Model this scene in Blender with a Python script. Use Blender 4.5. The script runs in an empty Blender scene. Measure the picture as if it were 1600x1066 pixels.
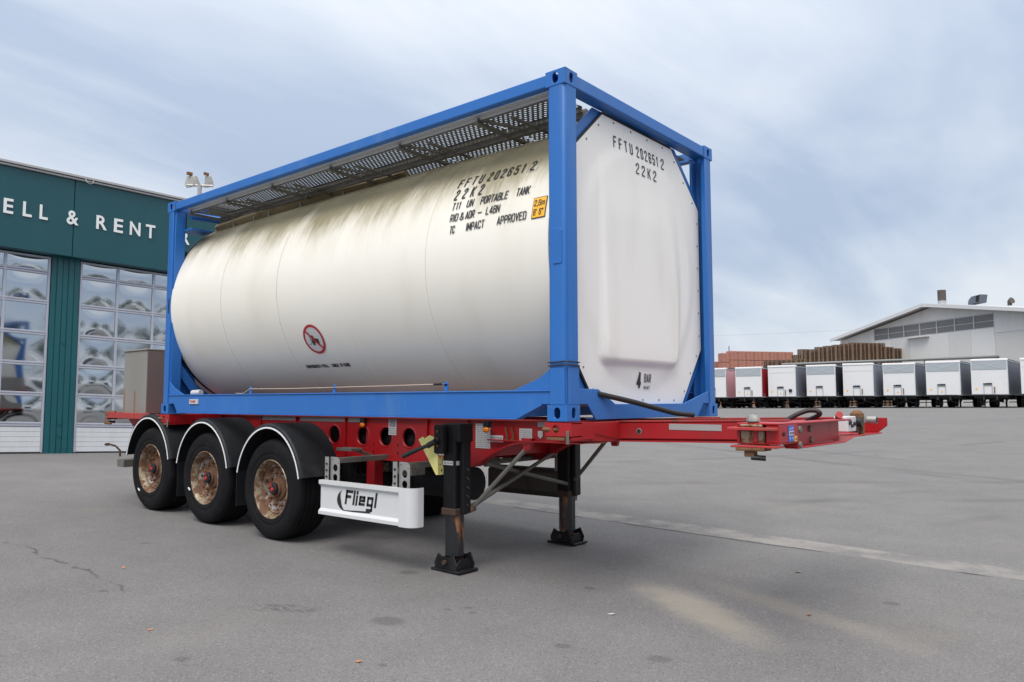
import bpy, bmesh, math, random
from mathutils import Vector, Matrix, noise
random.seed(7)
SC = bpy.context.scene
COL = SC.collection
R = math.radians
PI = math.pi
ZC = 1.25                                     # height of the container floor above the yard

# ------------------------------------------------------------------ camera
cam_d = bpy.data.cameras.new('camera'); cam = bpy.data.objects.new('camera', cam_d); COL.objects.link(cam)
cam_d.sensor_fit = 'HORIZONTAL'; cam_d.sensor_width = 36; cam_d.lens = 1197.424/1600*36
cam_d.clip_start = .05; cam_d.clip_end = 3000
rt = Vector((.76686173, .64181029, -.00162383)); up = Vector((.05111002, -.05854596, .99697549)); fw = Vector((-.63977406, .76462535, .07769959))
cam.matrix_world = Matrix(((rt.x, up.x, -fw.x, 3.1935), (rt.y, up.y, -fw.y, -4.4226), (rt.z, up.z, -fw.z, .1485+ZC), (0, 0, 0, 1)))
SC.camera = cam

# ------------------------------------------------------------------ sky, sun, exposure
SUN_EL, SUN_AZ = R(56), R(160)                # azimuth measured from +y clockwise
W = bpy.data.worlds.new('World'); SC.world = W; W.use_nodes = True
nt = W.node_tree; nt.nodes.clear()
def wn(t, **k):
    n = nt.nodes.new(t)
    for a, b in k.items(): setattr(n, a, b)
    return n
def wmath(op, a, b=None, clamp=False):
    n = wn('ShaderNodeMath', operation=op, use_clamp=clamp)
    for i, q in enumerate((a, b)):
        if q is None: continue
        if isinstance(q, (int, float)): n.inputs[i].default_value = q
        else: nt.links.new(q, n.inputs[i])
    return n.outputs[0]
sky = wn('ShaderNodeTexSky', sky_type='NISHITA'); sky.sun_disc = False
sky.sun_elevation = SUN_EL; sky.sun_rotation = SUN_AZ; sky.air_density = 1.0; sky.dust_density = 2.0
tc = wn('ShaderNodeTexCoord'); sep = wn('ShaderNodeSeparateXYZ'); nt.links.new(tc.outputs['Generated'], sep.inputs[0])
zz = wmath('MAXIMUM', sep.outputs[2], 0.0)
den = wmath('ADD', zz, .16)
cmb = wn('ShaderNodeCombineXYZ')
nt.links.new(wmath('DIVIDE', sep.outputs[0], den), cmb.inputs[0]); nt.links.new(wmath('DIVIDE', sep.outputs[1], den), cmb.inputs[1])
def wnoise(scale, detail, rough, off=(0, 0, 0), st=(1, 1, 1), rot=0):
    mp = wn('ShaderNodeMapping'); mp.inputs['Location'].default_value = off; mp.inputs['Scale'].default_value = st
    mp.inputs['Rotation'].default_value = (0, 0, rot)
    nt.links.new(cmb.outputs[0], mp.inputs[0])
    n = wn('ShaderNodeTexNoise'); n.inputs['Scale'].default_value = scale; n.inputs['Detail'].default_value = detail; n.inputs['Roughness'].default_value = rough
    n.inputs['Distortion'].default_value = .35
    nt.links.new(mp.outputs[0], n.inputs[0]); return n.outputs[0]
n1 = wnoise(.55, 5, .5, (2.3, 4.1, 0), (.75, .5, 1), R(48)); n2 = wnoise(2.2, 6, .55, (7, 1, 3), (1, .28, 1), R(52))
cl = wmath('ADD', wmath('MULTIPLY', n1, .68), wmath('MULTIPLY', n2, .32))
ramp = wn('ShaderNodeValToRGB'); nt.links.new(cl, ramp.inputs[0])
e = ramp.color_ramp.elements
e[0].position = .42; e[0].color = (3.75, 4.6, 6.05, 1)
e[1].position = .58; e[1].color = (6.7, 7.1, 7.7, 1)
m_ = e.new(.50); m_.color = (5.2, 5.95, 7.1, 1)
hz = wn('ShaderNodeMixRGB'); nt.links.new(ramp.outputs[0], hz.inputs[1]); hz.inputs[2].default_value = (8.1, 8.35, 8.6, 1)
hf = wmath('MULTIPLY', wmath('POWER', wmath('SUBTRACT', 1.0, wmath('MULTIPLY', zz, 4.8), True), 2.0), .85)
nt.links.new(hf, hz.inputs[0])
zen = wn('ShaderNodeMixRGB', blend_type='MULTIPLY'); zen.inputs[0].default_value = 1     # overcast sky grows brighter towards the zenith
nt.links.new(hz.outputs[0], zen.inputs[1])
zcol = wn('ShaderNodeMixRGB'); zcol.inputs[1].default_value = (1, 1, 1, 1); zcol.inputs[2].default_value = (3.0, 2.7, 2.35, 1)
nt.links.new(wmath('POWER', zz, 2.0), zcol.inputs[0]); nt.links.new(zcol.outputs[0], zen.inputs[2])
mx = wn('ShaderNodeMixRGB'); mx.inputs[0].default_value = .88
nt.links.new(sky.outputs[0], mx.inputs[1]); nt.links.new(zen.outputs[0], mx.inputs[2])
bg = wn('ShaderNodeBackground'); bg.inputs[1].default_value = .1
wo = wn('ShaderNodeOutputWorld'); nt.links.new(mx.outputs[0], bg.inputs[0]); nt.links.new(bg.outputs[0], wo.inputs[0])
sd = bpy.data.lights.new('sun', 'SUN'); sd.energy = 2.0; sd.angle = R(30); sd.color = (1, .94, .86)
so = bpy.data.objects.new('sun', sd); COL.objects.link(so)
sdir = Vector((math.sin(SUN_AZ)*math.cos(SUN_EL), math.cos(SUN_AZ)*math.cos(SUN_EL), math.sin(SUN_EL)))
so.rotation_euler = (-sdir).to_track_quat('-Z', 'Y').to_euler(); so.location = (0, 0, 40)
vs = SC.view_settings; vs.view_transform = 'Standard'; vs.look = 'None'; vs.exposure = .22; vs.gamma = 1; vs.use_curve_mapping = False

# ------------------------------------------------------------------ materials
class Mat:
    def __init__(s, name):
        s.m = bpy.data.materials.new(name); s.m.use_nodes = True; s.t = s.m.node_tree
        s.b = s.t.nodes['Principled BSDF']; s.o = s.t.nodes['Material Output']
        s.pos = s.n('ShaderNodeNewGeometry').outputs['Position']
    def n(s, t, **k):
        q = s.t.nodes.new(t)
        for a, b in k.items(): setattr(q, a, b)
        return q
    def put(s, v, i):
        if isinstance(v, (int, float)):
            i.default_value = v
        elif isinstance(v, (tuple, list)):
            i.default_value = (*v, 1) if len(v) == 3 and len(i.default_value) == 4 else v
        else: s.t.links.new(v, i)
    def math(s, op, a, b=0.0, c=None, clamp=False):
        q = s.n('ShaderNodeMath', operation=op, use_clamp=clamp); s.put(a, q.inputs[0]); s.put(b, q.inputs[1])
        if c is not None: s.put(c, q.inputs[2])
        return q.outputs[0]
    def noise(s, scale, detail=4, rough=.55, st=None, off=None, vec=None, dist=0):
        v = vec or s.pos
        if st or off:
            mp = s.n('ShaderNodeMapping'); s.put(v, mp.inputs[0])
            if st: mp.inputs['Scale'].default_value = st
            if off: mp.inputs['Location'].default_value = off
            v = mp.outputs[0]
        q = s.n('ShaderNodeTexNoise'); s.put(v, q.inputs['Vector']); q.inputs['Scale'].default_value = scale
        q.inputs['Detail'].default_value = detail; q.inputs['Roughness'].default_value = rough; q.inputs['Distortion'].default_value = dist
        return q.outputs[0]
    def step(s, x, lo, hi):
        q = s.n('ShaderNodeMapRange', interpolation_type='SMOOTHSTEP'); s.put(x, q.inputs[0]); s.put(lo, q.inputs[1]); s.put(hi, q.inputs[2])
        return q.outputs[0]
    def mix(s, f, a, b, mode='MIX'):
        q = s.n('ShaderNodeMixRGB', blend_type=mode); s.put(f, q.inputs[0]); s.put(a, q.inputs[1]); s.put(b, q.inputs[2]); return q.outputs[0]
    def xyz(s):
        q = s.n('ShaderNodeSeparateXYZ'); s.put(s.pos, q.inputs[0]); return q.outputs
    def bump(s, h, strength, dist=.01):
        q = s.n('ShaderNodeBump'); s.put(h, q.inputs['Height']); q.inputs['Strength'].default_value = strength; q.inputs['Distance'].default_value = dist
        s.t.links.new(q.outputs[0], s.b.inputs['Normal'])
    def fin(s, col, rough=.5, metal=0.0, spec=.5):
        s.put(col, s.b.inputs['Base Color']); s.put(rough, s.b.inputs['Roughness']); s.put(metal, s.b.inputs['Metallic']); s.put(spec, s.b.inputs['Specular IOR Level'])
        return s.m
def paint(name, col, rough=.45, metal=0.0, var=.12, vs_=1.5, dirt=None, damt=.3, dscale=3, dst=(1, 1, .25), lo=.5, hi=.75, bump=0, spec=.5, chips=None, camt=.66, cscale=18):
    """painted or bare surface with soft tone variation, streaks of dirt and chips"""
    s = Mat(name)
    f = s.noise(vs_, 5, .6)
    c = s.mix(1.0, col, s.mix(f, tuple([1-var]*3), tuple([1+var]*3)), 'MULTIPLY')
    r = s.math('ADD', rough-.08, s.math('MULTIPLY', s.noise(vs_*4, 4), .16))
    if dirt:
        d = s.math('MULTIPLY', s.step(s.noise(dscale, 6, .65, st=dst, off=(3, 5, 1)), lo, hi), damt)
        c = s.mix(d, c, dirt); r = s.math('ADD', r, s.math('MULTIPLY', d, .2), clamp=True)
    if chips:
        k = s.step(s.noise(cscale, 7, .7, off=(9, 2, 4)), camt, camt+.04)
        c = s.mix(k, c, chips); r = s.mix(k, r, (.85,)*3)
    if bump: s.bump(s.noise(60, 4), bump, .004)
    return s.fin(c, r, metal, spec)
def flatmat(name, col, rough=.6, metal=0.0):
    s = Mat(name); return s.fin(s.mix(1.0, col, s.mix(s.noise(6, 3), (.93,)*3, (1.06,)*3), 'MULTIPLY'), rough, metal)

M = {}
M['blue'] = paint('blue_paint', (.018, .140, .465), .42, var=.16, vs_=1.2, dirt=(.10, .22, .46), damt=.5, dscale=2.5, dst=(1, 1, .2), chips=(.17, .12, .08), camt=.70, cscale=16)
M['red'] = paint('red_paint', (.36, .007, .011), .42, var=.2, vs_=1.8, dirt=(.2, .03, .03), damt=.5, dscale=3, chips=(.10, .05, .035), camt=.72, cscale=15)
M['redtop'] = paint('worn_red_paint', (.40, .035, .035), .55, var=.25, vs_=3, dirt=(.20, .11, .08), damt=.7, dscale=4, dst=(1, 1, 1), chips=(.14, .07, .045), camt=.56, cscale=9)
M['bluechip'] = paint('chipped_blue_paint', (.018, .140, .465), .45, var=.18, vs_=2, dirt=(.10, .2, .4), damt=.4, dscale=4, chips=(.16, .10, .06), camt=.60, cscale=11)
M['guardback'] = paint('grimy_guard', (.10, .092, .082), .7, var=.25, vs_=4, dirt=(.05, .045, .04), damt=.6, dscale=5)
M['rust'] = paint('rusty_steel', (.17, .085, .04), .85, var=.5, vs_=9, dirt=(.07, .035, .02), damt=.8, dscale=20, dst=(1, 1, 1), bump=.5)
M['rustgrey'] = paint('rust_flecked_steel', (.30, .24, .18), .6, metal=.25, var=.3, vs_=10, dirt=(.17, .075, .035), damt=1, dscale=14, dst=(1, 1, 1), lo=.46, hi=.54, bump=.3)
M['black'] = paint('black_paint', (.010, .010, .012), .5, spec=.22, var=.4, vs_=4, dirt=(.05, .05, .055), damt=.45, dscale=5, chips=(.10, .045, .025), camt=.70, cscale=11)
M['plastic'] = paint('black_plastic', (.015, .0165, .020), .5, var=.2, vs_=5, dirt=(.06, .062, .065), damt=.35, dscale=3, dst=(1, 1, 1), spec=.25)
M['rubber'] = paint('tyre_rubber', (.008, .008, .0095), .7, var=.3, vs_=6, dirt=(.035, .034, .032), damt=.3, dscale=4, dst=(1, 1, 1), bump=.2, spec=.16)
M['hose'] = flatmat('black_rubber_hose', (.012, .012, .013), .5)
M['galv'] = paint('galvanised_steel', (.36, .36, .35), .5, metal=.5, var=.25, vs_=12, dirt=(.2, .18, .15), damt=.6, dscale=6, dst=(1, 1, 1))
M['galvdull'] = paint('weathered_galvanised_steel', (.17, .165, .15), .62, metal=.3, var=.3, vs_=8, dirt=(.08, .075, .045), damt=.7, dscale=5, dst=(1, 1, 1))
M['white'] = paint('white_coating', (.60, .615, .63), .4, var=.05, dirt=(.55, .55, .54), damt=.3, dscale=4, dst=(1, 1, 1))
M['decal'] = flatmat('black_lettering', (.018, .018, .02), .5)
M['whiteletter'] = flatmat('white_lettering', (.8, .82, .83), .5)
M['sheet'] = flatmat('printed_sheet', (.55, .56, .57), .45)
M['greyprint'] = flatmat('grey_print', (.22, .22, .24), .5)
M['tape'] = flatmat('reflective_tape', (.34, .33, .33), .3)
M['gutterbrown'] = paint('mossy_gutter', (.26, .21, .13), .75, var=.3, vs_=6, dirt=(.12, .10, .05), damt=.7, dscale=6, dst=(1, 1, 1))
M['yellow'] = flatmat('yellow_sheet', (.86, .46, .03), .45)
M['wedge'] = paint('faded_yellow_plastic', (.78, .72, .27), .5, var=.08, dirt=(.35, .32, .1), damt=.4, dscale=8, dst=(1, 1, 1))
M['redsign'] = flatmat('red_sign', (.45, .015, .02), .45)
M['bluesign'] = flatmat('blue_sign', (.03, .12, .55), .4)
M['amber'] = flatmat('amber_lens', (.75, .2, .01), .2)
M['redcap'] = flatmat('red_plastic', (.50, .02, .03), .4)
M['steelbox'] = None
# brushed cabinet with rust runs
s = Mat('cabinet_steel'); x = s.xyz()
c = s.mix(s.noise(3, 6, .6, st=(1, 1, .15)), (.27, .255, .235), (.36, .345, .32))
run = s.math('MULTIPLY', s.step(s.math('ABSOLUTE', s.math('SUBTRACT', x[0], s.math('ADD', -7.04, s.math('MULTIPLY', s.noise(9), .03)))), .035, .012), s.step(x[2], 1.56, 1.50))
run2 = s.math('MULTIPLY', s.step(s.math('ABSOLUTE', s.math('SUBTRACT', x[0], -7.33)), .03, .01), s.step(x[2], 1.62, 1.5))
c = s.mix(s.math('MULTIPLY', s.math('MAXIMUM', run, run2), .8), c, (.33, .14, .04))
M['steelbox'] = s.fin(c, .45, .35)
M['brownsheet'] = paint('brown_grey_sheet', (.17, .13, .12), .55, var=.15, dirt=(.1, .08, .07), damt=.5, dscale=4, dst=(1, 1, .4))
# rusty leg: black paint giving way to orange rust in long patches
s = Mat('rust_streaked_leg'); k = s.step(s.noise(7, 5, .6, st=(1, 1, .28), off=(2.2, 1, 0)), .5, .6)
M['legrust'] = s.fin(s.mix(k, (.014, .015, .018), s.mix(s.noise(25), (.13, .055, .025), (.34, .15, .055))), s.math('ADD', .4, s.math('MULTIPLY', k, .4)), 0)
M['collar'] = paint('dark_rusted_collar', (.06, .032, .024), .8, var=.4, vs_=9, dirt=(.02, .018, .018), damt=.8, dscale=9, dst=(1, 1, 1))
# wheel rim: silver paint, flaking to rust, most near the nuts
def rim_mat(name, lo, hi, silver=(.5, .47, .42), rustc=(.17, .075, .035)):
    s = Mat(name)
    k = s.step(s.noise(11, 7, .68, off=(1, 4, 2)), lo, hi)
    c = s.mix(k, s.mix(s.noise(5), silver, tuple(q*.72 for q in silver)), s.mix(s.noise(30), rustc, tuple(q*1.6 for q in rustc)))
    s.bump(s.noise(50, 5), .4, .004)
    return s.fin(c, s.math('ADD', .38, s.math('MULTIPLY', k, .4)), s.math('SUBTRACT', .25, s.math('MULTIPLY', k, .24)))
M['rimbarrel'] = rim_mat('rim_barrel_metal', .43, .54, (.34, .28, .19), (.10, .048, .026))
M['rimdisc'] = rim_mat('rim_disc_metal', .38, .50, (.34, .32, .30), (.095, .040, .020))
M['hubrust'] = rim_mat('hub_rust', .30, .36, (.2, .15, .11), (.085, .038, .02))
# insulated tank cladding: cream white, algae film on top where water stands, running down in streaks
s = Mat('cream_tank_cladding'); x = s.xyz()
st = s.noise(3.2, 7, .62, st=(1, .5, .22), off=(4, 0, 2)); st2 = s.noise(24, 6, .7, st=(1, .35, .1), off=(1, 7, 0)); big = s.noise(1.0, 3, .5, st=(1, .2, .2), off=(3.4, 2, 8))
edge = s.math('ADD', x[2], s.math('ADD', s.math('MULTIPLY', s.math('SUBTRACT', big, .5), .75), s.math('ADD', s.math('MULTIPLY', s.math('SUBTRACT', st, .5), .55), s.math('ADD', s.math('MULTIPLY', s.math('SUBTRACT', st2, .5), .28), s.math('MULTIPLY', s.step(x[0], -3.4, -.6), .13)))))
alg = s.step(edge, 3.04, 3.42)
film = s.step(edge, 2.78, 3.35)
base = s.mix(s.noise(.9, 4, .5, st=(1, .5, .5)), (.80, .765, .69), (.87, .85, .79))
base = s.mix(s.math('MULTIPLY', s.step(s.noise(1.6, 5, .55, st=(1, 1, .3), off=(0, 3, 0)), .48, .75), .35), base, (.66, .62, .5))
base = s.mix(s.math('MULTIPLY', film, .55), base, (.52, .47, .33))
low = s.step(s.math('ADD', x[2], s.math('MULTIPLY', s.noise(2), .3)), 2.0, 1.45)     # road grime low on the shell
base = s.mix(s.math('MULTIPLY', low, .10), base, (.42, .36, .3))
cc = s.mix(s.math('MULTIPLY', alg, s.math('ADD', .62, s.math('MULTIPLY', st2, .45)), clamp=True), base, s.mix(st2, (.12, .10, .04), (.27, .235, .125)))
s.bump(s.math('ADD', s.noise(.9, 2, .5), s.math('MULTIPLY', s.noise(5, 2), .08)), .22, .035)
M['tank'] = s.fin(cc, s.math('ADD', .34, s.math('MULTIPLY', alg, .4)), 0, .5)
s = Mat('white_end_panel'); x = s.xyz()
base = s.mix(s.noise(1.4, 4), (.80, .79, .765), (.85, .845, .83))
base = s.mix(s.math('MULTIPLY', s.step(s.noise(2.2, 5, .6, st=(1, 1, .25)), .52, .8), .3), base, (.62, .6, .5))
M['endpanel'] = s.fin(base, .42, 0, .4)
# asphalt --------------------------------------------------------
s = Mat('worn_asphalt'); x = s.xyz()
g1 = s.noise(.22, 5, .55); g2 = s.noise(1.3, 6, .6, off=(5, 5, 0)); fine = s.noise(130, 3, .8); 
vor = s.n('ShaderNodeTexVoronoi'); s.put(s.pos, vor.inputs['Vector']); vor.inputs['Scale'].default_value = 115
agg = s.n('ShaderNodeSeparateColor'); s.put(vor.outputs['Color'], agg.inputs[0])
c = s.mix(g1, (.142, .140, .142), (.196, .193, .195))
c = s.mix(1.0, c, s.mix(g2, (.76,)*3, (1.22,)*3), 'MULTIPLY')
c = s.mix(1.0, c, s.mix(fine, (.48,)*3, (1.52,)*3), 'MULTIPLY')
c = s.mix(s.math('MULTIPLY', s.step(agg.outputs[0], .86, .95), .30), c, (.40, .385, .37))
c = s.mix(s.math('MULTIPLY', s.step(agg.outputs[1], .88, .95), .5), c, (.06, .06, .062))
c = s.mix(s.math('MULTIPLY', s.step(s.noise(.55, 5, .6, off=(11, 3, 0)), .55, .75), .4), c, (.21, .195, .17))       # dusty patches
c = s.mix(s.math('MULTIPLY', s.step(s.noise(5.5, 4, .6, off=(2, 13, 0)), .70, .76), .45), c, (.075, .074, .075))      # small dark stains
def disk(cx, cy, rx, ry, rot=0.0, wob=.35, soft=.35, wsc=6):
    dx = s.math('SUBTRACT', x[0], cx); dy = s.math('SUBTRACT', x[1], cy)
    ca, sa = math.cos(rot), math.sin(rot)
    u = s.math('DIVIDE', s.math('ADD', s.math('MULTIPLY', dx, ca), s.math('MULTIPLY', dy, sa)), rx)
    v = s.math('DIVIDE', s.math('SUBTRACT', s.math('MULTIPLY', dy, ca), s.math('MULTIPLY', dx, sa)), ry)
    d = s.math('SQRT', s.math('ADD', s.math('MULTIPLY', u, u), s.math('MULTIPLY', v, v)))
    d = s.math('ADD', d, s.math('MULTIPLY', s.math('SUBTRACT', s.noise(wsc, 4, .6), .5), wob*2))
    return s.step(d, 1+soft, 1-soft)
c = s.mix(s.math('MULTIPLY', disk(.60, .74, .66, .20, R(-32), .55, .6), .62), c, (.335, .305, .255))
c = s.mix(s.math('MULTIPLY', disk(1.2, 1.2, .8, .14, R(-20), .6, .7), .35), c, (.30, .275, .235))
for (a, b, q) in ((-.80, -.94, .115), (-1.70, .06, .085), (.35, -.55, .05), (-.3, .7, .05), (.9, -.35, .07), (-1.1, -2.2, .05), (-.62, -.35, .035), (-.52, -.42, .03), (-.70, -.48, .03), (-2.9, -1.9, .04), (-4.4, -.9, .05), (-.2, -1.5, .03), (1.6, 1.9, .06), (-3.6, -2.6, .04), (.6, -1.6, .03)):
    c = s.mix(s.math('MULTIPLY', disk(a, b, q, q*.8, .3, .22, .3, 14), .42), c, (.06, .058, .056))
# scuffed group of short scratches
scr = s.math('MULTIPLY', disk(-1.55, -1.25, .26, .10, R(35), .2, .3), s.step(s.noise(30, 3, .6, st=(.35, 2.2, 1), off=(0, .4, 0)), .5, .6))
c = s.mix(s.math('MULTIPLY', scr, .6), c, (.05, .05, .052))
wob = s.math('MULTIPLY', s.math('SUBTRACT', s.noise(1.1, 4, .6), .5), .16)
yj = s.math('ADD', x[1], wob)
band = s.math('MULTIPLY', s.math('MULTIPLY', s.step(yj, 3.46, 3.50), s.step(yj, 3.98, 3.90)), s.step(x[0], -12, -7))
c = s.mix(s.math('MULTIPLY', band, s.step(s.noise(2.6, 6, .65), .34, .62)), c, s.mix(fine, (.19, .18, .17), (.34, .325, .31)))
crk = s.math('MULTIPLY', s.step(s.math('ABSOLUTE', s.math('SUBTRACT', yj, 3.445)), .036, .012), s.step(s.noise(1.6, 3, .5, off=(0, 0, 5)), .40, .52))
wob2 = s.math('MULTIPLY', s.math('SUBTRACT', s.noise(3.2, 5, .65), .5), .34)
crk2 = s.math('MULTIPLY', s.math('MULTIPLY', s.step(s.math('ABSOLUTE', s.math('SUBTRACT', s.math('ADD', x[1], wob2), -1.76)), .026, .005), s.step(x[0], -2.5, -3.0)), s.step(s.noise(2.6, 3, .5, off=(8, 0, 5)), .42, .62))
c = s.mix(s.math('MULTIPLY', s.math('MAXIMUM', crk, s.math('MULTIPLY', crk2, .8)), .85), c, (.035, .034, .034))
# long tyre arcs far out in the yard
for (cx, cy, rr, w) in ((16, 2, 15.4, .10), (16, 2, 17.4, .10), (40, -30, 55.0, .14), (40, -30, 57.1, .14), (-60, 40, 62, .12), (8, 44, 30.5, .12), (8, 44, 32.5, .12), (20, 60, 52, .15)):
    dx = s.math('SUBTRACT', x[0], cx); dy = s.math('SUBTRACT', x[1], cy)
    d = s.math('SQRT', s.math('ADD', s.math('MULTIPLY', dx, dx), s.math('MULTIPLY', dy, dy)))
    a = s.math('MULTIPLY', s.step(s.math('ABSOLUTE', s.math('SUBTRACT', d, rr)), w*1.8, w*.6), s.math('MULTIPLY', s.step(x[1], 5.0, 8.0), s.step(s.noise(.35, 2, .5, off=(rr, 0, 0)), .42, .6)))
    c = s.mix(s.math('MULTIPLY', a, .30), c, (.07, .07, .072))
s.bump(s.math('ADD', fine, s.math('MULTIPLY', agg.outputs[2], .5)), .45, .006)
M['asphalt'] = s.fin(c, .88, 0, .3)
# building
M['teal'] = paint('teal_cladding', (.004, .070, .090), .4, var=.08, vs_=.8, dirt=(.012, .095, .115), damt=.3, dscale=2)
M['tealdark'] = paint('teal_pillar_paint', (.004, .092, .110), .4, var=.12, vs_=2, dirt=(.01, .05, .06), damt=.5, dscale=4, dst=(1, 1, .15))
M['gutter'] = paint('aluminium_trim', (.42, .42, .43), .4, metal=.3, var=.1)
M['frame'] = paint('pale_aluminium_frame', (.45, .47, .55), .4, metal=.2, var=.05, dirt=(.33, .34, .38), damt=.3, dscale=5)
M['doorwhite'] = paint('white_door_panel', (.66, .68, .71), .4, var=.04, dirt=(.5, .5, .5), damt=.3, dscale=3, dst=(1, 1, .3))
M['dark'] = flatmat('dark_interior', (.01, .01, .012), .8)
M['concrete'] = paint('pale_wall', (.4, .4, .4), .8, var=.1)
s = Mat('acrylic_pane'); 
tcn = s.n('ShaderNodeTexCoord')
s.bump(s.noise(.9, 1, .4), .12, .06)
s.put((.50, .53, .56), s.b.inputs['Base Color']); s.b.inputs['Metallic'].default_value = 1.0; s.b.inputs['Roughness'].default_value = .06
M['pane'] = s.m
# far things
M['vanwhite'] = paint('white_trailer_skin', (.70, .71, .73), .45, var=.03, dirt=(.55, .55, .55), damt=.3, dscale=.8, dst=(1, 1, .3))
M['capwhite'] = flatmat('white_roof_cap', (.82, .82, .84), .4)
M['greypanel'] = flatmat('grey_spoiler_panel', (.36, .40, .44), .45)
M['greyline'] = flatmat('pale_cross_line', (.46, .49, .53), .45)
M['under'] = flatmat('dark_underframe', (.018, .018, .02), .6)
for k, cc in dict(pink=(.66, .42, .47), crimson=(.36, .012, .02), slate=(.19, .21, .26), coal=(.022, .025, .034), bluegrey=(.25, .28, .35), silver=(.3, .32, .36)).items():
    M['curtain_'+k] = paint('tarpaulin_'+k, cc, .5, var=.12, vs_=.8, dirt=tuple(q*.6 for q in cc), damt=.4, dscale=.9)
M['hallwall'] = paint('hall_sheet_wall', (.70, .70, .68), .6, var=.04, vs_=.2, dirt=(.45, .45, .44), damt=.3, dscale=.3)
M['hallpale'] = paint('pale_hall_sheet', (.76, .76, .745), .6, var=.03, vs_=.2)
M['halldark'] = paint('grey_hall_sheet', (.64, .635, .61), .6, var=.03, vs_=.2)
M['hallroof'] = flatmat('hall_roof_metal', (.55, .56, .58), .5)
M['halltrim'] = flatmat('hall_roof_edge', (.68, .69, .70), .5)
M['hallglass'] = flatmat('dusty_hall_glazing', (.17, .17, .17), .35)
M['chim'] = paint('sooty_metal', (.08, .07, .065), .6, var=.3, dirt=(.15, .09, .06), damt=.6, dscale=2)
M['silver'] = flatmat('bright_metal', (.55, .56, .58), .35, .5)
M['ventblue'] = flatmat('blue_grey_vent', (.10, .12, .15), .5)
M['pallet'] = paint('weathered_pallet_wood', (.22, .145, .10), .85, var=.4, vs_=1.5, dirt=(.12, .08, .06), damt=.6, dscale=2, dst=(1, 1, 1))
M['palletlight'] = paint('pallet_end_wood', (.17, .115, .085), .85, var=.3, vs_=2)
M['brickred'] = paint('red_packed_brick', (.42, .19, .15), .85, var=.2, vs_=2, dirt=(.3, .11, .08), damt=.5, dscale=4, dst=(1, 1, 3))
M['brickpale'] = flatmat('pale_brick_banding', (.52, .27, .2), .8)
M['pipe'] = flatmat('grey_pipe_metal', (.19, .2, .2), .5)
M['leaf'] = flatmat('dry_leaf', (.5, .2, .08), .7)
M['leafy'] = flatmat('yellow_dry_leaf', (.6, .45, .1), .7)
M['foliage'] = paint('tree_foliage', (.05, .075, .03), .8, var=.5, vs_=.7, dirt=(.02, .03, .012), damt=.8, dscale=1.2, dst=(1, 1, 1))
M['bark'] = flatmat('tree_bark', (.09, .07, .05), .9)
M['window'] = flatmat('dark_window', (.015, .018, .022), .15)
M['cable'] = flatmat('pale_cord', (.62, .52, .42), .7)

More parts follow.
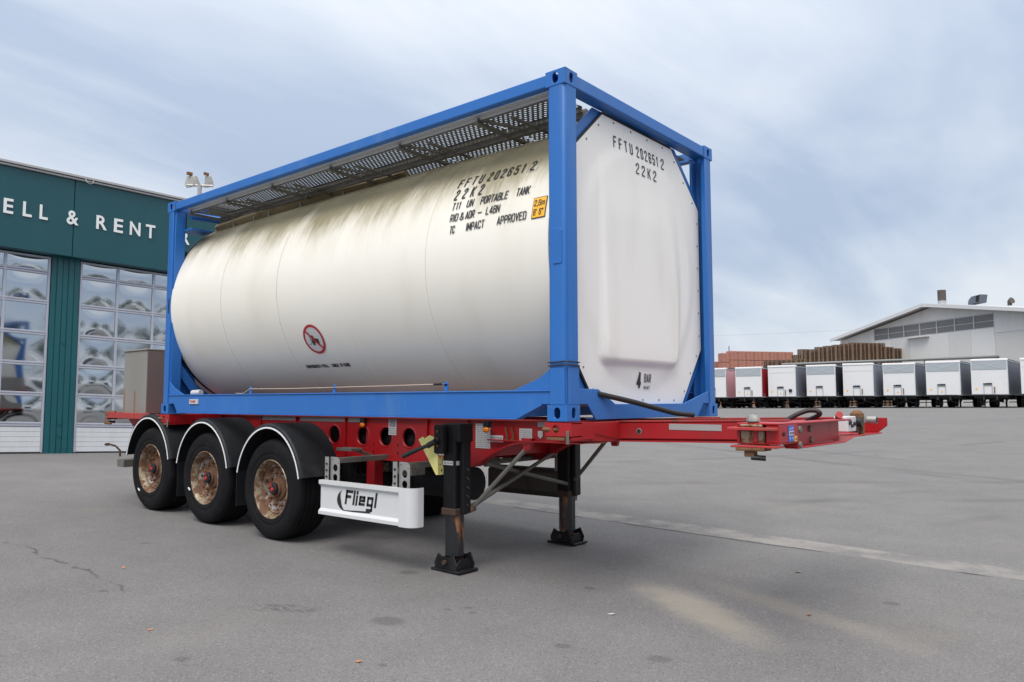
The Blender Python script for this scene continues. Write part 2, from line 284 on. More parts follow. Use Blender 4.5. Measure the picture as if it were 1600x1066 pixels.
# ------------------------------------------------------------------ mesh helpers
ORG = {}
class B:
    def __init__(s, dz=0.0): s.v = []; s.f = []; s.mi = []; s.dz = dz; s.cur = 0
    def add(s, vs, fs):
        k = len(s.v); s.v += [(p[0], p[1], p[2]+s.dz) for p in vs]; s.f += [tuple(i+k for i in f) for f in fs]; s.mi += [s.cur]*len(fs); return s
    def box(s, x0, x1, y0, y1, z0, z1):
        return s.add([(x0, y0, z0), (x1, y0, z0), (x1, y1, z0), (x0, y1, z0), (x0, y0, z1), (x1, y0, z1), (x1, y1, z1), (x0, y1, z1)],
                     [(0, 3, 2, 1), (4, 5, 6, 7), (0, 1, 5, 4), (1, 2, 6, 5), (2, 3, 7, 6), (3, 0, 4, 7)])
    def loft(s, a, b, caps=True):
        n = len(a); fs = [(i, (i+1) % n, n+(i+1) % n, n+i) for i in range(n)]
        if caps: fs += [tuple(reversed(range(n))), tuple(range(n, 2*n))]
        return s.add(list(a)+list(b), fs)
    def prism(s, poly, ax, a, b):
        """poly: 2-D outline in the two other axes, in order; extruded along ax from a to b"""
        def P(u, w, t): return (t, u, w) if ax == 'x' else (u, t, w) if ax == 'y' else (u, w, t)
        return s.loft([P(u, w, a) for u, w in poly], [P(u, w, b) for u, w in poly])
    def bar(s, p, q, w, h=None, upv=(0, 0, 1)):
        h = h or w; p = Vector(p); q = Vector(q); d = (q-p).normalized(); u = Vector(upv)
        sd_ = d.cross(u)
        if sd_.length < 1e-3: sd_ = d.cross(Vector((1, 0, 0)))
        sd_.normalize(); u = sd_.cross(d)
        c = [(-w/2, -h/2), (w/2, -h/2), (w/2, h/2), (-w/2, h/2)]
        return s.loft([tuple(p+sd_*a+u*b) for a, b in c], [tuple(q+sd_*a+u*b) for a, b in c])
    def tube(s, pts, r, n=10, caps=True):
        pts = [Vector(p) for p in pts]; rings = []
        prev = None
        for i, p in enumerate(pts):
            d = (pts[min(i+1, len(pts)-1)]-pts[max(i-1, 0)]).normalized()
            if prev is None:
                a = d.cross(Vector((0, 0, 1)));
                if a.length < 1e-3: a = d.cross(Vector((1, 0, 0)))
            else: a = prev-d*prev.dot(d)
            a.normalize(); prev = a; b = d.cross(a)
            rr = r[i] if isinstance(r, (list, tuple)) else r
            rings.append([tuple(p+(a*math.cos(2*PI*k/n)+b*math.sin(2*PI*k/n))*rr) for k in range(n)])
        vs = [q for g in rings for q in g]; fs = []
        for i in range(len(rings)-1):
            for k in range(n): fs.append((i*n+k, i*n+(k+1) % n, (i+1)*n+(k+1) % n, (i+1)*n+k))
        if caps: fs += [tuple(reversed(range(n))), tuple((len(rings)-1)*n+k for k in range(n))]
        return s.add(vs, fs)
    def lathe(s, prof, c, ax='y', n=32, a0=0, a1=2*PI, close=False):
        """prof: list of (radius, distance along axis)"""
        full = abs(a1-a0-2*PI) < 1e-6; m = n if full else n+1; vs = []
        for k in range(m):
            t = a0+(a1-a0)*k/n; ct, st_ = math.cos(t), math.sin(t)
            for r, d in prof:
                if ax == 'y': vs.append((c[0]+r*ct, c[1]+d, c[2]+r*st_))
                elif ax == 'x': vs.append((c[0]+d, c[1]+r*ct, c[2]+r*st_))
                else: vs.append((c[0]+r*ct, c[1]+r*st_, c[2]+d))
        q = len(prof); fs = []
        for k in range(n):
            k2 = (k+1) % m
            for j in range(q-1 if not close else q):
                j2 = (j+1) % q; fs.append((k*q+j, k2*q+j, k2*q+j2, k*q+j2))
        return s.add(vs, fs)
    def ball(s, c, r, n=12, sc=(1, 1, 1)):
        m = n//2; vs = []; fs = []
        for i in range(m+1):
            a = PI*i/m
            for k in range(n):
                b = 2*PI*k/n; vs.append((c[0]+r*sc[0]*math.sin(a)*math.cos(b), c[1]+r*sc[1]*math.sin(a)*math.sin(b), c[2]+r*sc[2]*math.cos(a)))
        for i in range(m):
            for k in range(n): fs.append((i*n+k, i*n+(k+1) % n, (i+1)*n+(k+1) % n, (i+1)*n+k))
        return s.add(vs, fs)
    def build(s, name, mats, parent=None, at=None, bevel=0, smooth=None, seg=1, label=None):
        """links the collected shapes as ONE mesh object; at = world origin"""
        if at is None: at = ORG.get(parent.name, Vector((0, 0, 0))) if parent else Vector((0, 0, 0))
        at = Vector(at); me = bpy.data.meshes.new(name)
        me.from_pydata([(p[0]-at.x, p[1]-at.y, p[2]-at.z) for p in s.v], [], s.f)
        if not isinstance(mats, (list, tuple)): mats = [mats]
        for m in mats: me.materials.append(M[m] if isinstance(m, str) else m)
        me.polygons.foreach_set('material_index', s.mi)
        bm = bmesh.new(); bm.from_mesh(me); bmesh.ops.remove_doubles(bm, verts=bm.verts, dist=1e-5); bmesh.ops.recalc_face_normals(bm, faces=bm.faces); bm.to_mesh(me); bm.free()
        if smooth is not None:
            me.polygons.foreach_set('use_smooth', [True]*len(me.polygons)); me.set_sharp_from_angle(angle=R(smooth))
        o = bpy.data.objects.new(name, me); COL.objects.link(o); ORG[o.name] = at
        if parent: o.parent = parent; o.location = at-ORG[parent.name]
        else: o.location = at
        if bevel:
            b = o.modifiers.new('bevel', 'BEVEL'); b.width = bevel; b.segments = seg; b.limit_method = 'ANGLE'; b.angle_limit = R(40); b.harden_normals = False
        if label: o['label'] = label
        return o
def tag(o, label, cat, group=None):
    o['label'] = label; o['category'] = cat
    if group: o['group'] = group
    return o
def thing(name, label, cat, at, group=None):
    o = bpy.data.objects.new(name, None); COL.objects.link(o); o.location = at; ORG[o.name] = Vector(at); o.empty_display_size = .3
    return tag(o, label, cat, group)
def structure(o): o['kind'] = 'structure'; return o
def share(src, name, parent, at, rotz=0):
    """another piece with the same mesh data"""
    o = src.copy(); o.name = name; COL.objects.link(o); ORG[o.name] = Vector(at); o.parent = parent
    o.location = Vector(at)-(ORG[parent.name] if parent else Vector((0, 0, 0))); o.rotation_euler = (0, 0, rotz)
    return o
def copy_tree(o, parent=None, delta=(0, 0, 0), rotz=None):
    c = o.copy(); COL.objects.link(c); c.parent = parent; ORG[c.name] = ORG[o.name]+Vector(delta)
    if parent is None: c.location = o.location+Vector(delta)
    for ch in list(o.children): copy_tree(ch, c, delta)
    return c
def curve_mesh(loops, thick):
    cu = bpy.data.curves.new('outline', 'CURVE'); cu.dimensions = '2D'; cu.fill_mode = 'BOTH'; cu.extrude = thick/2
    for lp in loops:
        sp = cu.splines.new('POLY'); sp.points.add(len(lp)-1); sp.use_cyclic_u = True
        for p, q in zip(sp.points, lp): p.co = (q[0], q[1], 0, 1)
    ob = bpy.data.objects.new('outline', cu); me = bpy.data.meshes.new_from_object(ob)
    vs = [tuple(v.co) for v in me.vertices]; fs = [tuple(p.vertices) for p in me.polygons]
    bpy.data.objects.remove(ob); bpy.data.curves.remove(cu); bpy.data.meshes.remove(me)
    return vs, fs
def plate(b, loops, thick, fn):
    """flat plate with holes; fn maps (u, v, w) to world"""
    vs, fs = curve_mesh(loops, thick); return b.add([fn(*v) for v in vs], fs)
def circ(cx, cy, r, n=20, ry=None): return [(cx+r*math.cos(2*PI*k/n), cy+(ry or r)*math.sin(2*PI*k/n)) for k in range(n)]
def slot(cx, cy, w, h, n=6):
    r = w/2; d = h/2-r
    return [(cx+r*math.cos(PI*k/n), cy+d+r*math.sin(PI*k/n)) for k in range(n+1)]+[(cx-r*math.cos(PI*k/n), cy-d-r*math.sin(PI*k/n)) for k in range(n+1)]
TXT = {}
def text2d(t, bold=0.0, sp=1.0):
    cu = bpy.data.curves.new('t', 'FONT'); cu.body = t; cu.size = 1; cu.offset = bold; cu.space_character = sp; cu.resolution_u = 3
    ob = bpy.data.objects.new('t', cu); me = bpy.data.meshes.new_from_object(ob)
    vs = [tuple(v.co) for v in me.vertices]; fs = [tuple(p.vertices) for p in me.polygons]
    bpy.data.objects.remove(ob); bpy.data.curves.remove(cu); bpy.data.meshes.remove(me); return vs, fs
_v, _ = text2d('H'); CAP = max(q[1] for q in _v)
def lettering(b, t, u0, u1, v0, cap, fn, bold=.0, sp=1.0, shear=0.0, slices=False, chars=False):
    """text laid from u0 to u1 with its baseline at v0; fn(u, v) -> world"""
    if chars:                                             # each character in its own equal cell
        n = len(t); w = (u1-u0)/n
        for i, ch in enumerate(t):
            if ch != ' ': lettering(b, ch, u0+w*(i+.16 if ch not in '1I' else i+.36), u0+w*(i+.84 if ch not in '1I' else i+.60), v0, cap, fn, bold, 1, shear, slices)
        return
    vs, fs = text2d(t, bold, sp)
    if not vs: return
    x0 = min(q[0] for q in vs); x1 = max(q[0] for q in vs); k = (u1-u0)/(x1-x0); h = cap/CAP
    vs = [(u0+(q[0]-x0)*k+q[1]*h*shear, v0+q[1]*h) for q in vs]
    if slices:
        bm = bmesh.new(); bv = [bm.verts.new((q[0], q[1], 0)) for q in vs]
        for f in fs:
            try: bm.faces.new([bv[i] for i in f])
            except ValueError: pass
        y = v0
        while y < v0+cap*1.1:
            y += .018; bmesh.ops.bisect_plane(bm, geom=bm.verts[:]+bm.edges[:]+bm.faces[:], plane_co=(0, y, 0), plane_no=(0, 1, 0))
        bm.verts.index_update(); vs = [(q.co.x, q.co.y) for q in bm.verts]; fs = [tuple(q.index for q in f.verts) for f in bm.faces]; bm.free()
    b.add([fn(*q) for q in vs], fs)


# narrow stencil-like lettering drawn as strokes
_w, _c = .46, .11
def _ring(w=_w, c=_c): return [(c, 0), (w-c, 0), (w, c), (w, 1-c), (w-c, 1), (c, 1), (0, 1-c), (0, c), (c, 0)]
_P = [(0, 0), (0, 1), (_w-_c, 1), (_w, 1-_c), (_w, .44+_c), (_w-_c, .44), (0, .44)]
GLY = {'F': [[(0, 0), (0, 1), (_w, 1)], [(0, .53), (.38, .53)]], 'T': [[(0, 1), (_w, 1)], [(_w/2, 1), (_w/2, 0)]], 'U': [[(0, 1), (0, _c), (_c, 0), (_w-_c, 0), (_w, _c), (_w, 1)]],
 '2': [[(0, .76), (0, 1-_c), (_c, 1), (_w-_c, 1), (_w, 1-_c), (_w, .70), (0, .16), (0, 0), (_w, 0)]], '0': [_ring()], 'O': [_ring()],
 '6': [[(_w, .80), (_w, 1-_c), (_w-_c, 1), (_c, 1), (0, 1-_c), (0, _c), (_c, 0), (_w-_c, 0), (_w, _c), (_w, .46), (_w-_c, .56), (0, .56)]],
 '5': [[(_w, 1), (0, 1), (0, .56), (_w-_c, .60), (_w, .60-_c), (_w, _c), (_w-_c, 0), (_c, 0), (0, _c), (0, .2)]], '1': [[(.06, .84), (.22, 1), (.22, 0)]],
 'K': [[(0, 0), (0, 1)], [(_w, 1), (.02, .40)], [(.16, .56), (_w, 0)]], 'N': [[(0, 0), (0, 1), (_w, 0), (_w, 1)]], 'P': [_P], 'R': [_P, [(.2, .44), (_w, 0)]],
 'A': [[(0, 0), (_w/2, 1), (_w, 0)], [(.08, .27), (_w-.08, .27)]], 'B': [[(0, 0), (0, 1), (_w-_c, 1), (_w, 1-_c), (_w, .62), (_w-_c, .53), (0, .53)], [(_w-_c, .53), (_w, .43), (_w, _c), (_w-_c, 0), (0, 0)]],
 'L': [[(0, 1), (0, 0), (_w, 0)]], 'E': [[(_w, 1), (0, 1), (0, 0), (_w, 0)], [(0, .53), (.38, .53)]], 'I': [[(0, 0), (0, 1)]], 'D': [[(0, 0), (0, 1), (_w-_c, 1), (_w, 1-_c), (_w, _c), (_w-_c, 0), (0, 0)]],
 '4': [[(.34, 0), (.34, 1), (0, .26), (.46, .26)]], 'C': [[(_w, .76), (_w, 1-_c), (_w-_c, 1), (_c, 1), (0, 1-_c), (0, _c), (_c, 0), (_w-_c, 0), (_w, _c), (_w, .24)]],
 'M': [[(0, 0), (0, 1), (.28, .25), (.56, 1), (.56, 0)]], 'V': [[(0, 1), (_w/2, 0), (_w, 1)]], 'W': [[(0, 1), (.15, 0), (.30, .8), (.45, 0), (.6, 1)]], 'Y': [[(0, 1), (_w/2, .5), (_w, 1)], [(_w/2, .5), (_w/2, 0)]],
 'G': [[(_w, .76), (_w, 1-_c), (_w-_c, 1), (_c, 1), (0, 1-_c), (0, _c), (_c, 0), (_w-_c, 0), (_w, _c), (_w, .46), (.26, .46)]],
 'S': [[(_w, .78), (_w, 1-_c), (_w-_c, 1), (_c, 1), (0, 1-_c), (0, .62), (_c, .54), (_w-_c, .48), (_w, .40), (_w, _c), (_w-_c, 0), (_c, 0), (0, _c), (0, .22)]],
 '&': [[(_w+.06, 0), (.08, .72), (.08, .9), (.2, 1), (.34, .9), (.34, .74), (0, .34), (0, .12), (.12, 0), (.32, 0), (_w+.06, .36)]], '-': [[(.02, .46), (.34, .46)]], '.': [[(0, 0), (.02, .04)]],
 ',': [[(.06, .06), (0, -.14)]], "'": [[(0, 1), (0, .78)]], '8': [_ring(), [(0, .53), (_w, .53)]],
 'm': [[(0, 0), (0, .66), (.60, .66), (.66, .58), (.66, 0)], [(.33, .66), (.33, 0)]]}
def strokes(b, t, u0, u1, v0, cap, fn, wt=.15, gap=.26, step=.02):
    ws = [max(q[0] for s_ in GLY[c_] for q in s_) if c_ != ' ' else .3 for c_ in t]
    tk_ = wt*cap; tot = sum(ws)+gap*(len(t)-1); k = (u1-u0-tk_)/max(tot, .01) if tot > .1 else cap; x = u0+tk_/2; n_ = 0
    for c_, w in zip(t, ws):
        for s_ in (GLY[c_] if c_ != ' ' else []):
            pts = [(x+q[0]*k, v0+tk_/2+q[1]*(cap-tk_)) for q in s_]
            for p, q in zip(pts[:-1], pts[1:]):
                d = Vector((q[0]-p[0], q[1]-p[1])); L_ = d.length
                if L_ < 1e-6: continue
                d /= L_; nn = Vector((-d.y, d.x))*tk_/2; a = Vector(p)-d*tk_*.42; z = Vector(q)+d*tk_*.42; m = max(1, int(L_/step)); vs = []; n_ += 1; e = .0002*(n_ % 5)
                for j in range(m+1):
                    c0 = a.lerp(z, j/m); vs += [fn(c0.x-nn.x, c0.y-nn.y, e), fn(c0.x+nn.x, c0.y+nn.y, e)]
                b.add(vs, [(2*j, 2*j+1, 2*j+3, 2*j+2) for j in range(m)])
        x += (w+gap)*k

# ------------------------------------------------------------------ the yard
def sst(a, b, x):
    t = min(1, max(0, (x-a)/(b-a))); return t*t*(3-2*t)
def G(x, y):
    xx = max(-40, min(60, x))
    a = .006-.024*(xx+3.66)
    if xx > 4: a = .006-.024*7.66-.006*(xx-4)
    far = .77+.0064*(xx+6)
    g = a+(far-a)*sst(4, 62, y)
    w = sst(-9, -15, x)*(1-sst(14, 30, y))
    return g+w*((.308-.038*(max(-8, min(12, y))-1.089))-g)
def axis_steps(lo, hi, inner0, inner1, fine_, coarse):
    out = []; q = lo
    while q < hi: out.append(q); q += fine_ if inner0 <= q < inner1 else coarse
    return out+[hi]
xs = axis_steps(-260, 260, -40, 20, 2, 20); ys = axis_steps(-100, 500, -20, 80, 2, 20)
b = B(); vs = [(x, y, G(x, y)) for y in ys for x in xs]; nx = len(xs)
b.add(vs, [(j*nx+i, j*nx+i+1, (j+1)*nx+i+1, (j+1)*nx+i) for j in range(len(ys)-1) for i in range(nx-1)])
structure(b.build('ground', 'asphalt', smooth=180))

# ------------------------------------------------------------------ workshop building
FD = Vector((.106, .9944, -.038)); FN = Vector((.9944, -.106, 0)); FP = Vector((-15.361, 1.089, .308))
def F(s_, off, z): return tuple(FP+FD*s_+FN*off+Vector((0, 0, z)))
class BF(B):
    def fbox(s, s0, s1, o0, o1, z0, z1):
        return s.add([F(s0, o0, z0), F(s1, o0, z0), F(s1, o1, z0), F(s0, o1, z0), F(s0, o0, z1), F(s1, o0, z1), F(s1, o1, z1), F(s0, o1, z1)],
                     [(0, 3, 2, 1), (4, 5, 6, 7), (0, 1, 5, 4), (1, 2, 6, 5), (2, 3, 7, 6), (3, 0, 4, 7)])
S0, S1 = -9.0, 9.5
wb = thing('workshop_building', 'teal workshop hall with glazed sectional doors and white lettering above', 'building', F(0, 0, 0))
BF().fbox(S0, S1, -14, -.35, -.3, 5.7).build('wall', 'concrete', wb)
BF().fbox(S0-.2, S1+.2, -14.2, .12, 5.72, 6.02).build('roof', 'gutter', wb)
for q in range(4):
    a = -8.89+q*5.0
    BF().fbox(a+.006, min(a+4.994, S1), -.05, .30, 4.31, 6.03).build('fascia_panel', 'teal', wb, bevel=.008)
BF().fbox(S0, S1, -.2, .27, 4.33, 6.0).build('fascia_core', 'dark', wb)
BF().fbox(S0, S1+.1, .05, .36, 6.035, 6.075).fbox(S0, S1+.1, .05, .40, 6.085, 6.14).build('roof_edge', 'gutter', wb, bevel=.006)
b = B(); b.tube([F(1.28, .42, 6.07), F(1.30, .46, 6.0), F(1.36, .47, 5.97), F(1.42, .46, 6.0), F(1.44, .42, 6.07)], .008, 6); b.build('eyelet', 'galv', wb, smooth=40)
def fl(off): return lambda u, v: F(u, off, v)
bf = B()
for ch, a, c2 in (('E', -.215, -.04), ('L', .135, .30), ('L', .445, .60), ('&', .965, 1.20), ('R', 1.56, 1.78), ('E', 1.93, 2.12), ('N', 2.27, 2.50), ('T', 2.62, 2.83), ('R', 3.42, 3.64)):
    lb = B(); lettering(lb, ch, a, c2, 5.03, .30, fl(.325), bold=.018)
    bk = B(); lettering(bk, ch, a, c2, 5.03, .30, fl(.303), bold=.018)
    n_ = len(lb.v); bf.add(lb.v, lb.f)
    # edges of the letter: side walls
    cnt = {}
    for f in lb.f:
        for i in range(len(f)):
            ed = (f[i], f[(i+1) % len(f)]); cnt[tuple(sorted(ed))] = cnt.get(tuple(sorted(ed)), 0)+1
    side = B(); side.v = lb.v+bk.v; side.f = [(i, j, j+n_, i+n_) for (i, j), k in cnt.items() if k == 1]; side.mi = [0]*len(side.f)
    side.add(lb.v, lb.f)
    side.build('sign_letter', 'whiteletter', wb)
# pillars: corrugated teal casing
for a0, a1 in ((-4.63, -4.05), (.785, 1.355), (6.2, 6.78)):
    b = BF(); n = 5; w = (a1-a0)/n
    for k in range(n):
        b.fbox(a0+k*w, a0+(k+1)*w-.012, -.3, .03+(.012 if k % 2 else 0), -.02, 4.33)
    b.fbox(a0, a1, -.3, .018, -.02, 4.33)
    pl = b.build('pillar', 'tealdark', wb, bevel=.004)
    for zq in (.35, .62, 2.4):
        BF().fbox((a0+a1)/2-.02, (a0+a1)/2+.03, .03, .055, zq, zq+.05).build('bracket', 'tealdark', pl)
for a0, a1 in ((-4.05, .785), (1.355, 6.2)):
    BF().fbox(a0, a1, -.34, -.2, -.05, 4.33).build('door_backing', 'dark', wb)
ZR = [.625, 1.275, 1.93, 2.60, 3.28, 3.94, 4.285]
def pane_mesh(b, s0, s1, z0, z1, off, dome):
    n = 10; vs = []
    for j in range(n+1):
        for i in range(n+1):
            u, v = i/n, j/n; h = dome*(1-(2*u-1)**2)*(1-(2*v-1)**2)
            vs.append(F(s0+(s1-s0)*u, off+h, z0+(z1-z0)*v))
    b.add(vs, [(j*(n+1)+i, j*(n+1)+i+1, (j+1)*(n+1)+i+1, (j+1)*(n+1)+i) for j in range(n) for i in range(n)])
for d, (a0, a1, muls) in enumerate(((-4.05, .785, [-3.27, -2.47, -1.67, -.87, -.07]), (1.355, 6.2, [2.16, 2.955, 3.75, 4.545, 5.34]))):
    b = BF(); f_ = .045
    b.fbox(a0+.01, a0+.055, -.06, .0, .02, 4.29); b.fbox(a1-.055, a1-.01, -.06, .0, .02, 4.29)
    for z in ZR[:-1]: b.fbox(a0+.055, a1-.055, -.058, -.002, z-f_, z-.004).fbox(a0+.055, a1-.055, -.058, -.002, z+.004, z+f_)
    b.fbox(a0+.055, a1-.055, -.058, -.002, 4.245, 4.288)
    for m in muls: b.fbox(m-.027, m+.027, -.060, -.006, ZR[0], 4.25)
    dr = b.build('sectional_door', 'frame', wb, bevel=.006)
    cs = [a0+.055]+muls+[a1-.055]
    for j in range(len(ZR)-1):
        for i in range(len(cs)-1):
            p0 = cs[i]+(.03 if i else .0); p1 = cs[i+1]-(.03 if i < len(cs)-2 else .0)
            pb = B(); pane_mesh(pb, p0, p1, ZR[j]+f_, ZR[j+1]-f_, -.04, random.choice((.002, .005, .009, .013, .016)))
            pb.build('pane', 'pane', dr, smooth=180)
    b = BF()
    for k in range(5): b.fbox(a0+.058, a1-.058, -.05, -.012, .035+k*.108, .035+k*.108+.103)
    b.build('door_panel', 'doorwhite', dr, bevel=.004)
    BF().fbox(a0+.02, a1-.02, -.055, -.01, .0, .033).build('rubber_seal', 'hose', dr)

# roof floodlights on a mast behind the workshop
fm = thing('floodlight_mast', 'grey floodlights on a mast rising behind the workshop roof', 'floodlight', (-26.95, 11.3, 0))
b = B(); b.tube([(-26.95, 11.3, 0), (-26.95, 11.3, 10.4)], .09, 8); b.tube([(-27.35, 10.9, 10.38), (-26.6, 11.7, 10.38)], .05, 6); b.build('mast', 'galv', fm, smooth=40)
for (dx, dy, w) in ((-.32, -.30, .20), (.17, .17, .08)):
    b = B(); c0 = Vector((-26.95+dx, 11.3+dy, 10.62))
    b.loft([(c0.x-w, c0.y-w*.6, c0.z-.22), (c0.x+w, c0.y-w*.6+.3, c0.z-.22), (c0.x+w, c0.y+w*.6+.3, c0.z-.16), (c0.x-w, c0.y+w*.6, c0.z-.16)],
           [(c0.x-w*.7, c0.y-w*.3, c0.z+.18), (c0.x+w*.7, c0.y-w*.3+.2, c0.z+.18), (c0.x+w*.7, c0.y+w*.3+.2, c0.z+.22), (c0.x-w*.7, c0.y+w*.3, c0.z+.22)])
    lh = b.build('lamp_head', 'galv', fm, bevel=.02)
    bb = B(); bb.box(c0.x-w*.25, c0.x+w*.25, c0.y-.1, c0.y+.12, c0.z+.2, c0.z+.32); bb.build('ballast_box', 'rust', lh)
    bb = B(); bb.tube([(c0.x-w, c0.y, c0.z-.1), (c0.x-w*.9, c0.y, c0.z-.3), (c0.x+w*.9, c0.y+.1, c0.z-.3), (c0.x+w, c0.y+.1, c0.z-.1)], .02, 5); bb.build('yoke', 'galv', lh)

# ------------------------------------------------------------------ tank container (blue frame, cream tank)
L, WD, HT = 6.058, 2.438, 2.591
tk = thing('tank_container', 'blue framed tank container with cream tank and perforated walkway on the red trailer', 'tank container', (-L/2, WD/2, ZC))
def ctr(): return B(ZC)
def mirror_pts(ps, my): return [(x, (WD-y if my else y), z) for x, y, z in ps]
# corner castings with their oval openings
def casting(xc, yc, z0, sx, sy):
    """xc, yc: outer corner; sx, sy: direction inwards"""
    lx, ly, h = .178*sx, .162*sy, .118; t = .012
    b = ctr(); xa, xb = sorted((xc, xc+lx)); ya, yb = sorted((yc, yc+ly))
    # outer side plate (normal y) and end plate (normal x) with slots
    yo = yc; wv = abs(lx)
    plate(b, [[(0, 0), (wv, 0), (wv, h), (0, h)], slot(wv*.5, h*.5, .055, .082)], t, lambda u, v, w: (xa+u, yo+sy*(t/2+w), z0+v))
    plate(b, [[(t, 0), (abs(ly), 0), (abs(ly), h), (t, h)], slot(abs(ly)*.52, h*.5, .048, .080)], t, lambda u, v, w: (xc+sx*(t/2+w), yc+sy*u, z0+v))
    plate(b, [[(t, t), (wv, t), (wv, abs(ly)), (t, abs(ly))], slot(wv*.5, abs(ly)*.5, .06, .11)], t, lambda u, v, w: (xc+sx*u, yc+sy*v, z0+(h-t/2 if z0 > 1 else t/2)+w))
    b.box(min(xc+lx-sx*t, xc+lx), max(xc+lx-sx*t, xc+lx), ya+t, yb, z0, z0+h)
    b.box(xa+t, xb-t, min(yc+ly-sy*t, yc+ly), max(yc+ly-sy*t, yc+ly), z0, z0+h)
    o = b.build('corner_casting', 'bluechip', tk, bevel=.003)
    d = ctr(); d.box(xa+t+.001, xb-t-.001, ya+t+.03, yb-t-.001, z0+t+.002, z0+h-t-.002) if False else None
    return o
for xc, sx in ((0, -1), (-L, 1)):
    for yc, sy in ((0, 1), (WD, -1)):
        casting(xc, yc, 0, sx, sy); casting(xc, yc, HT-.118, sx, sy)
        # corner post: outer L section with rounded nose, plus inner return plate
        b = ctr(); x1 = xc+sx*.004; x2 = xc+sx*.150; y1 = yc+sy*.004; y2 = yc+sy*.150
        pr = [(x1+sx*.035, y1), (x1+sx*.012, y1+sy*.010), (x1, y1+sy*.035), (x1, y2), (x1+sx*.05, y2), (x1+sx*.05, y1+sy*.05), (x2, y1+sy*.05), (x2, y1)]
        b.loft([(p[0], p[1], .116) for p in pr], [(p[0], p[1], HT-.116) for p in pr])
        b.box(*sorted((x2-sx*.002, x2+sx*.02)), *sorted((y1+sy*.02, y2)), .116, HT-.116)
        po = b.build('corner_post', 'blue', tk, bevel=.005, smooth=50, seg=2)
        if xc == 0 and yc == 0:
            q = ctr(); plate(q, [[(-.118, 1.14), (-.042, 1.14), (-.036, 1.15), (-.036, 1.385), (-.046, 1.398), (-.118, 1.398)]], .007, lambda u, v, w: (u, .001+w, v)); q.build('doubler_plate', 'blue', po, bevel=.002)
            q = ctr(); q.box(-.150, -.02, -.002, .006, .118, .385); q.box(-.006, .001, .02, .155, .118, .385); q.build('post_sleeve', 'blue', po, bevel=.004)
            for zq in (.400, .425):
                q = ctr(); q.tube([(-.165, -.004, zq-.002), (-.08, -.005, zq+.001), (-.012, -.005, zq+.004), (.006, .012, zq+.004), (.006, .15, zq), (-.02, .17, zq)], .005, 6)
                q.build('cable_tie', 'hose', po)
# rails
for yc, sy in ((0, 1), (WD, -1)):
    b = ctr(); b.box(-L+.178, -.178, *sorted((yc+sy*.010, yc+sy*.085)), HT-.106, HT-.012); b.build('top_side_rail', 'blue', tk, bevel=.008, seg=2)
    # lower rail: channel with lips, cut back at both ends above the castings
    b = ctr(); yf = yc+sy*.012
    prof = [(-L+.150, .118), (-L+.285, .118), (-L+.372, .018), (-.475, .018), (-.235, .122), (-.150, .122), (-.150, .214), (-L+.150, .214)]
    b.prism(prof, 'y', *sorted((yf, yf+sy*.010)))
    b.box(-L+.150, -.150, *sorted((yf-sy*.010, yf+sy*.07)), .214, .226)
    b.box(-L+.372, -.475, *sorted((yf-sy*.010, yf+sy*.07)), .008, .018)
    b.loft(*[[(-.475+dx, y, .008+dz) for dx, y, dz in ((0, yf-sy*.008, 0), (.24, yf-sy*.008, .104), (.24, yf+sy*.07, .104), (0, yf+sy*.07, 0))], [(-.475+dx, y, .018+dz) for dx, y, dz in ((0, yf-sy*.008, 0), (.24, yf-sy*.008, .104), (.24, yf+sy*.07, .104), (0, yf+sy*.07, 0))]])
    b.build('bottom_side_rail', 'blue', tk, bevel=.003)
    # gusset plates between posts and lower rail
    for xe, sx in ((-.150, -1), (-L+.150, 1)):
        b = ctr(); b.prism([(xe, .226), (xe+sx*.36, .226), (xe+sx*.12, .31), (xe, .385)], 'y', *sorted((yc+sy*.018, yc+sy*.032)))
        b.build('gusset', 'blue', tk, bevel=.002)
# end frames
for xc, sx in ((0, -1), (-L, 1)):
    xa, xb = sorted((xc+sx*.008, xc+sx*.13))
    b = ctr(); b.box(xa, xb, .162, WD-.162, HT-.112, HT-.012); b.build('top_end_rail', 'blue', tk, bevel=.008, seg=2)
    b = ctr(); b.prism([(.162, .122), (.275, .122), (.385, .006), (WD-.385, .006), (WD-.275, .122), (WD-.162, .122), (WD-.162, .235), (WD-.66, .122), (.66, .122), (.42, .235), (.162, .235)], 'x', *sorted((xc+sx*.012, xc+sx*.024)))
    b.box(*sorted((xc+sx*.024, xc+sx*.11)), .385, WD-.385, .006, .016)
    b.box(*sorted((xc+sx*.024, xc+sx*.11)), .40, WD-.40, .112, .122)
    b.build('bottom_end_rail', 'blue', tk, bevel=.003)
    # diagonal plates: octagonal opening of the end frame
    for yc, sy in ((0, 1), (WD, -1)):
        for lo in (True, False):
            if xc < 0 and yc == 0 and not lo: continue
            if lo: a1, a2, q1, q2 = (.12, .66), (.56, .10), (.12, .50), (.40, .13)
            else: a1, a2, q1, q2 = (.12, 1.94), (.69, 2.475), (.12, 2.085), (.54, 2.475)
            def Y(p): return (yc+sy*p[0], p[1])
            b = ctr(); b.prism([Y(a1), Y(a2), Y(q2), Y(q1)], 'x', *sorted((xc+sx*.122, xc+sx*.136)))
            b.build('corner_brace', 'blue', tk, bevel=.002)
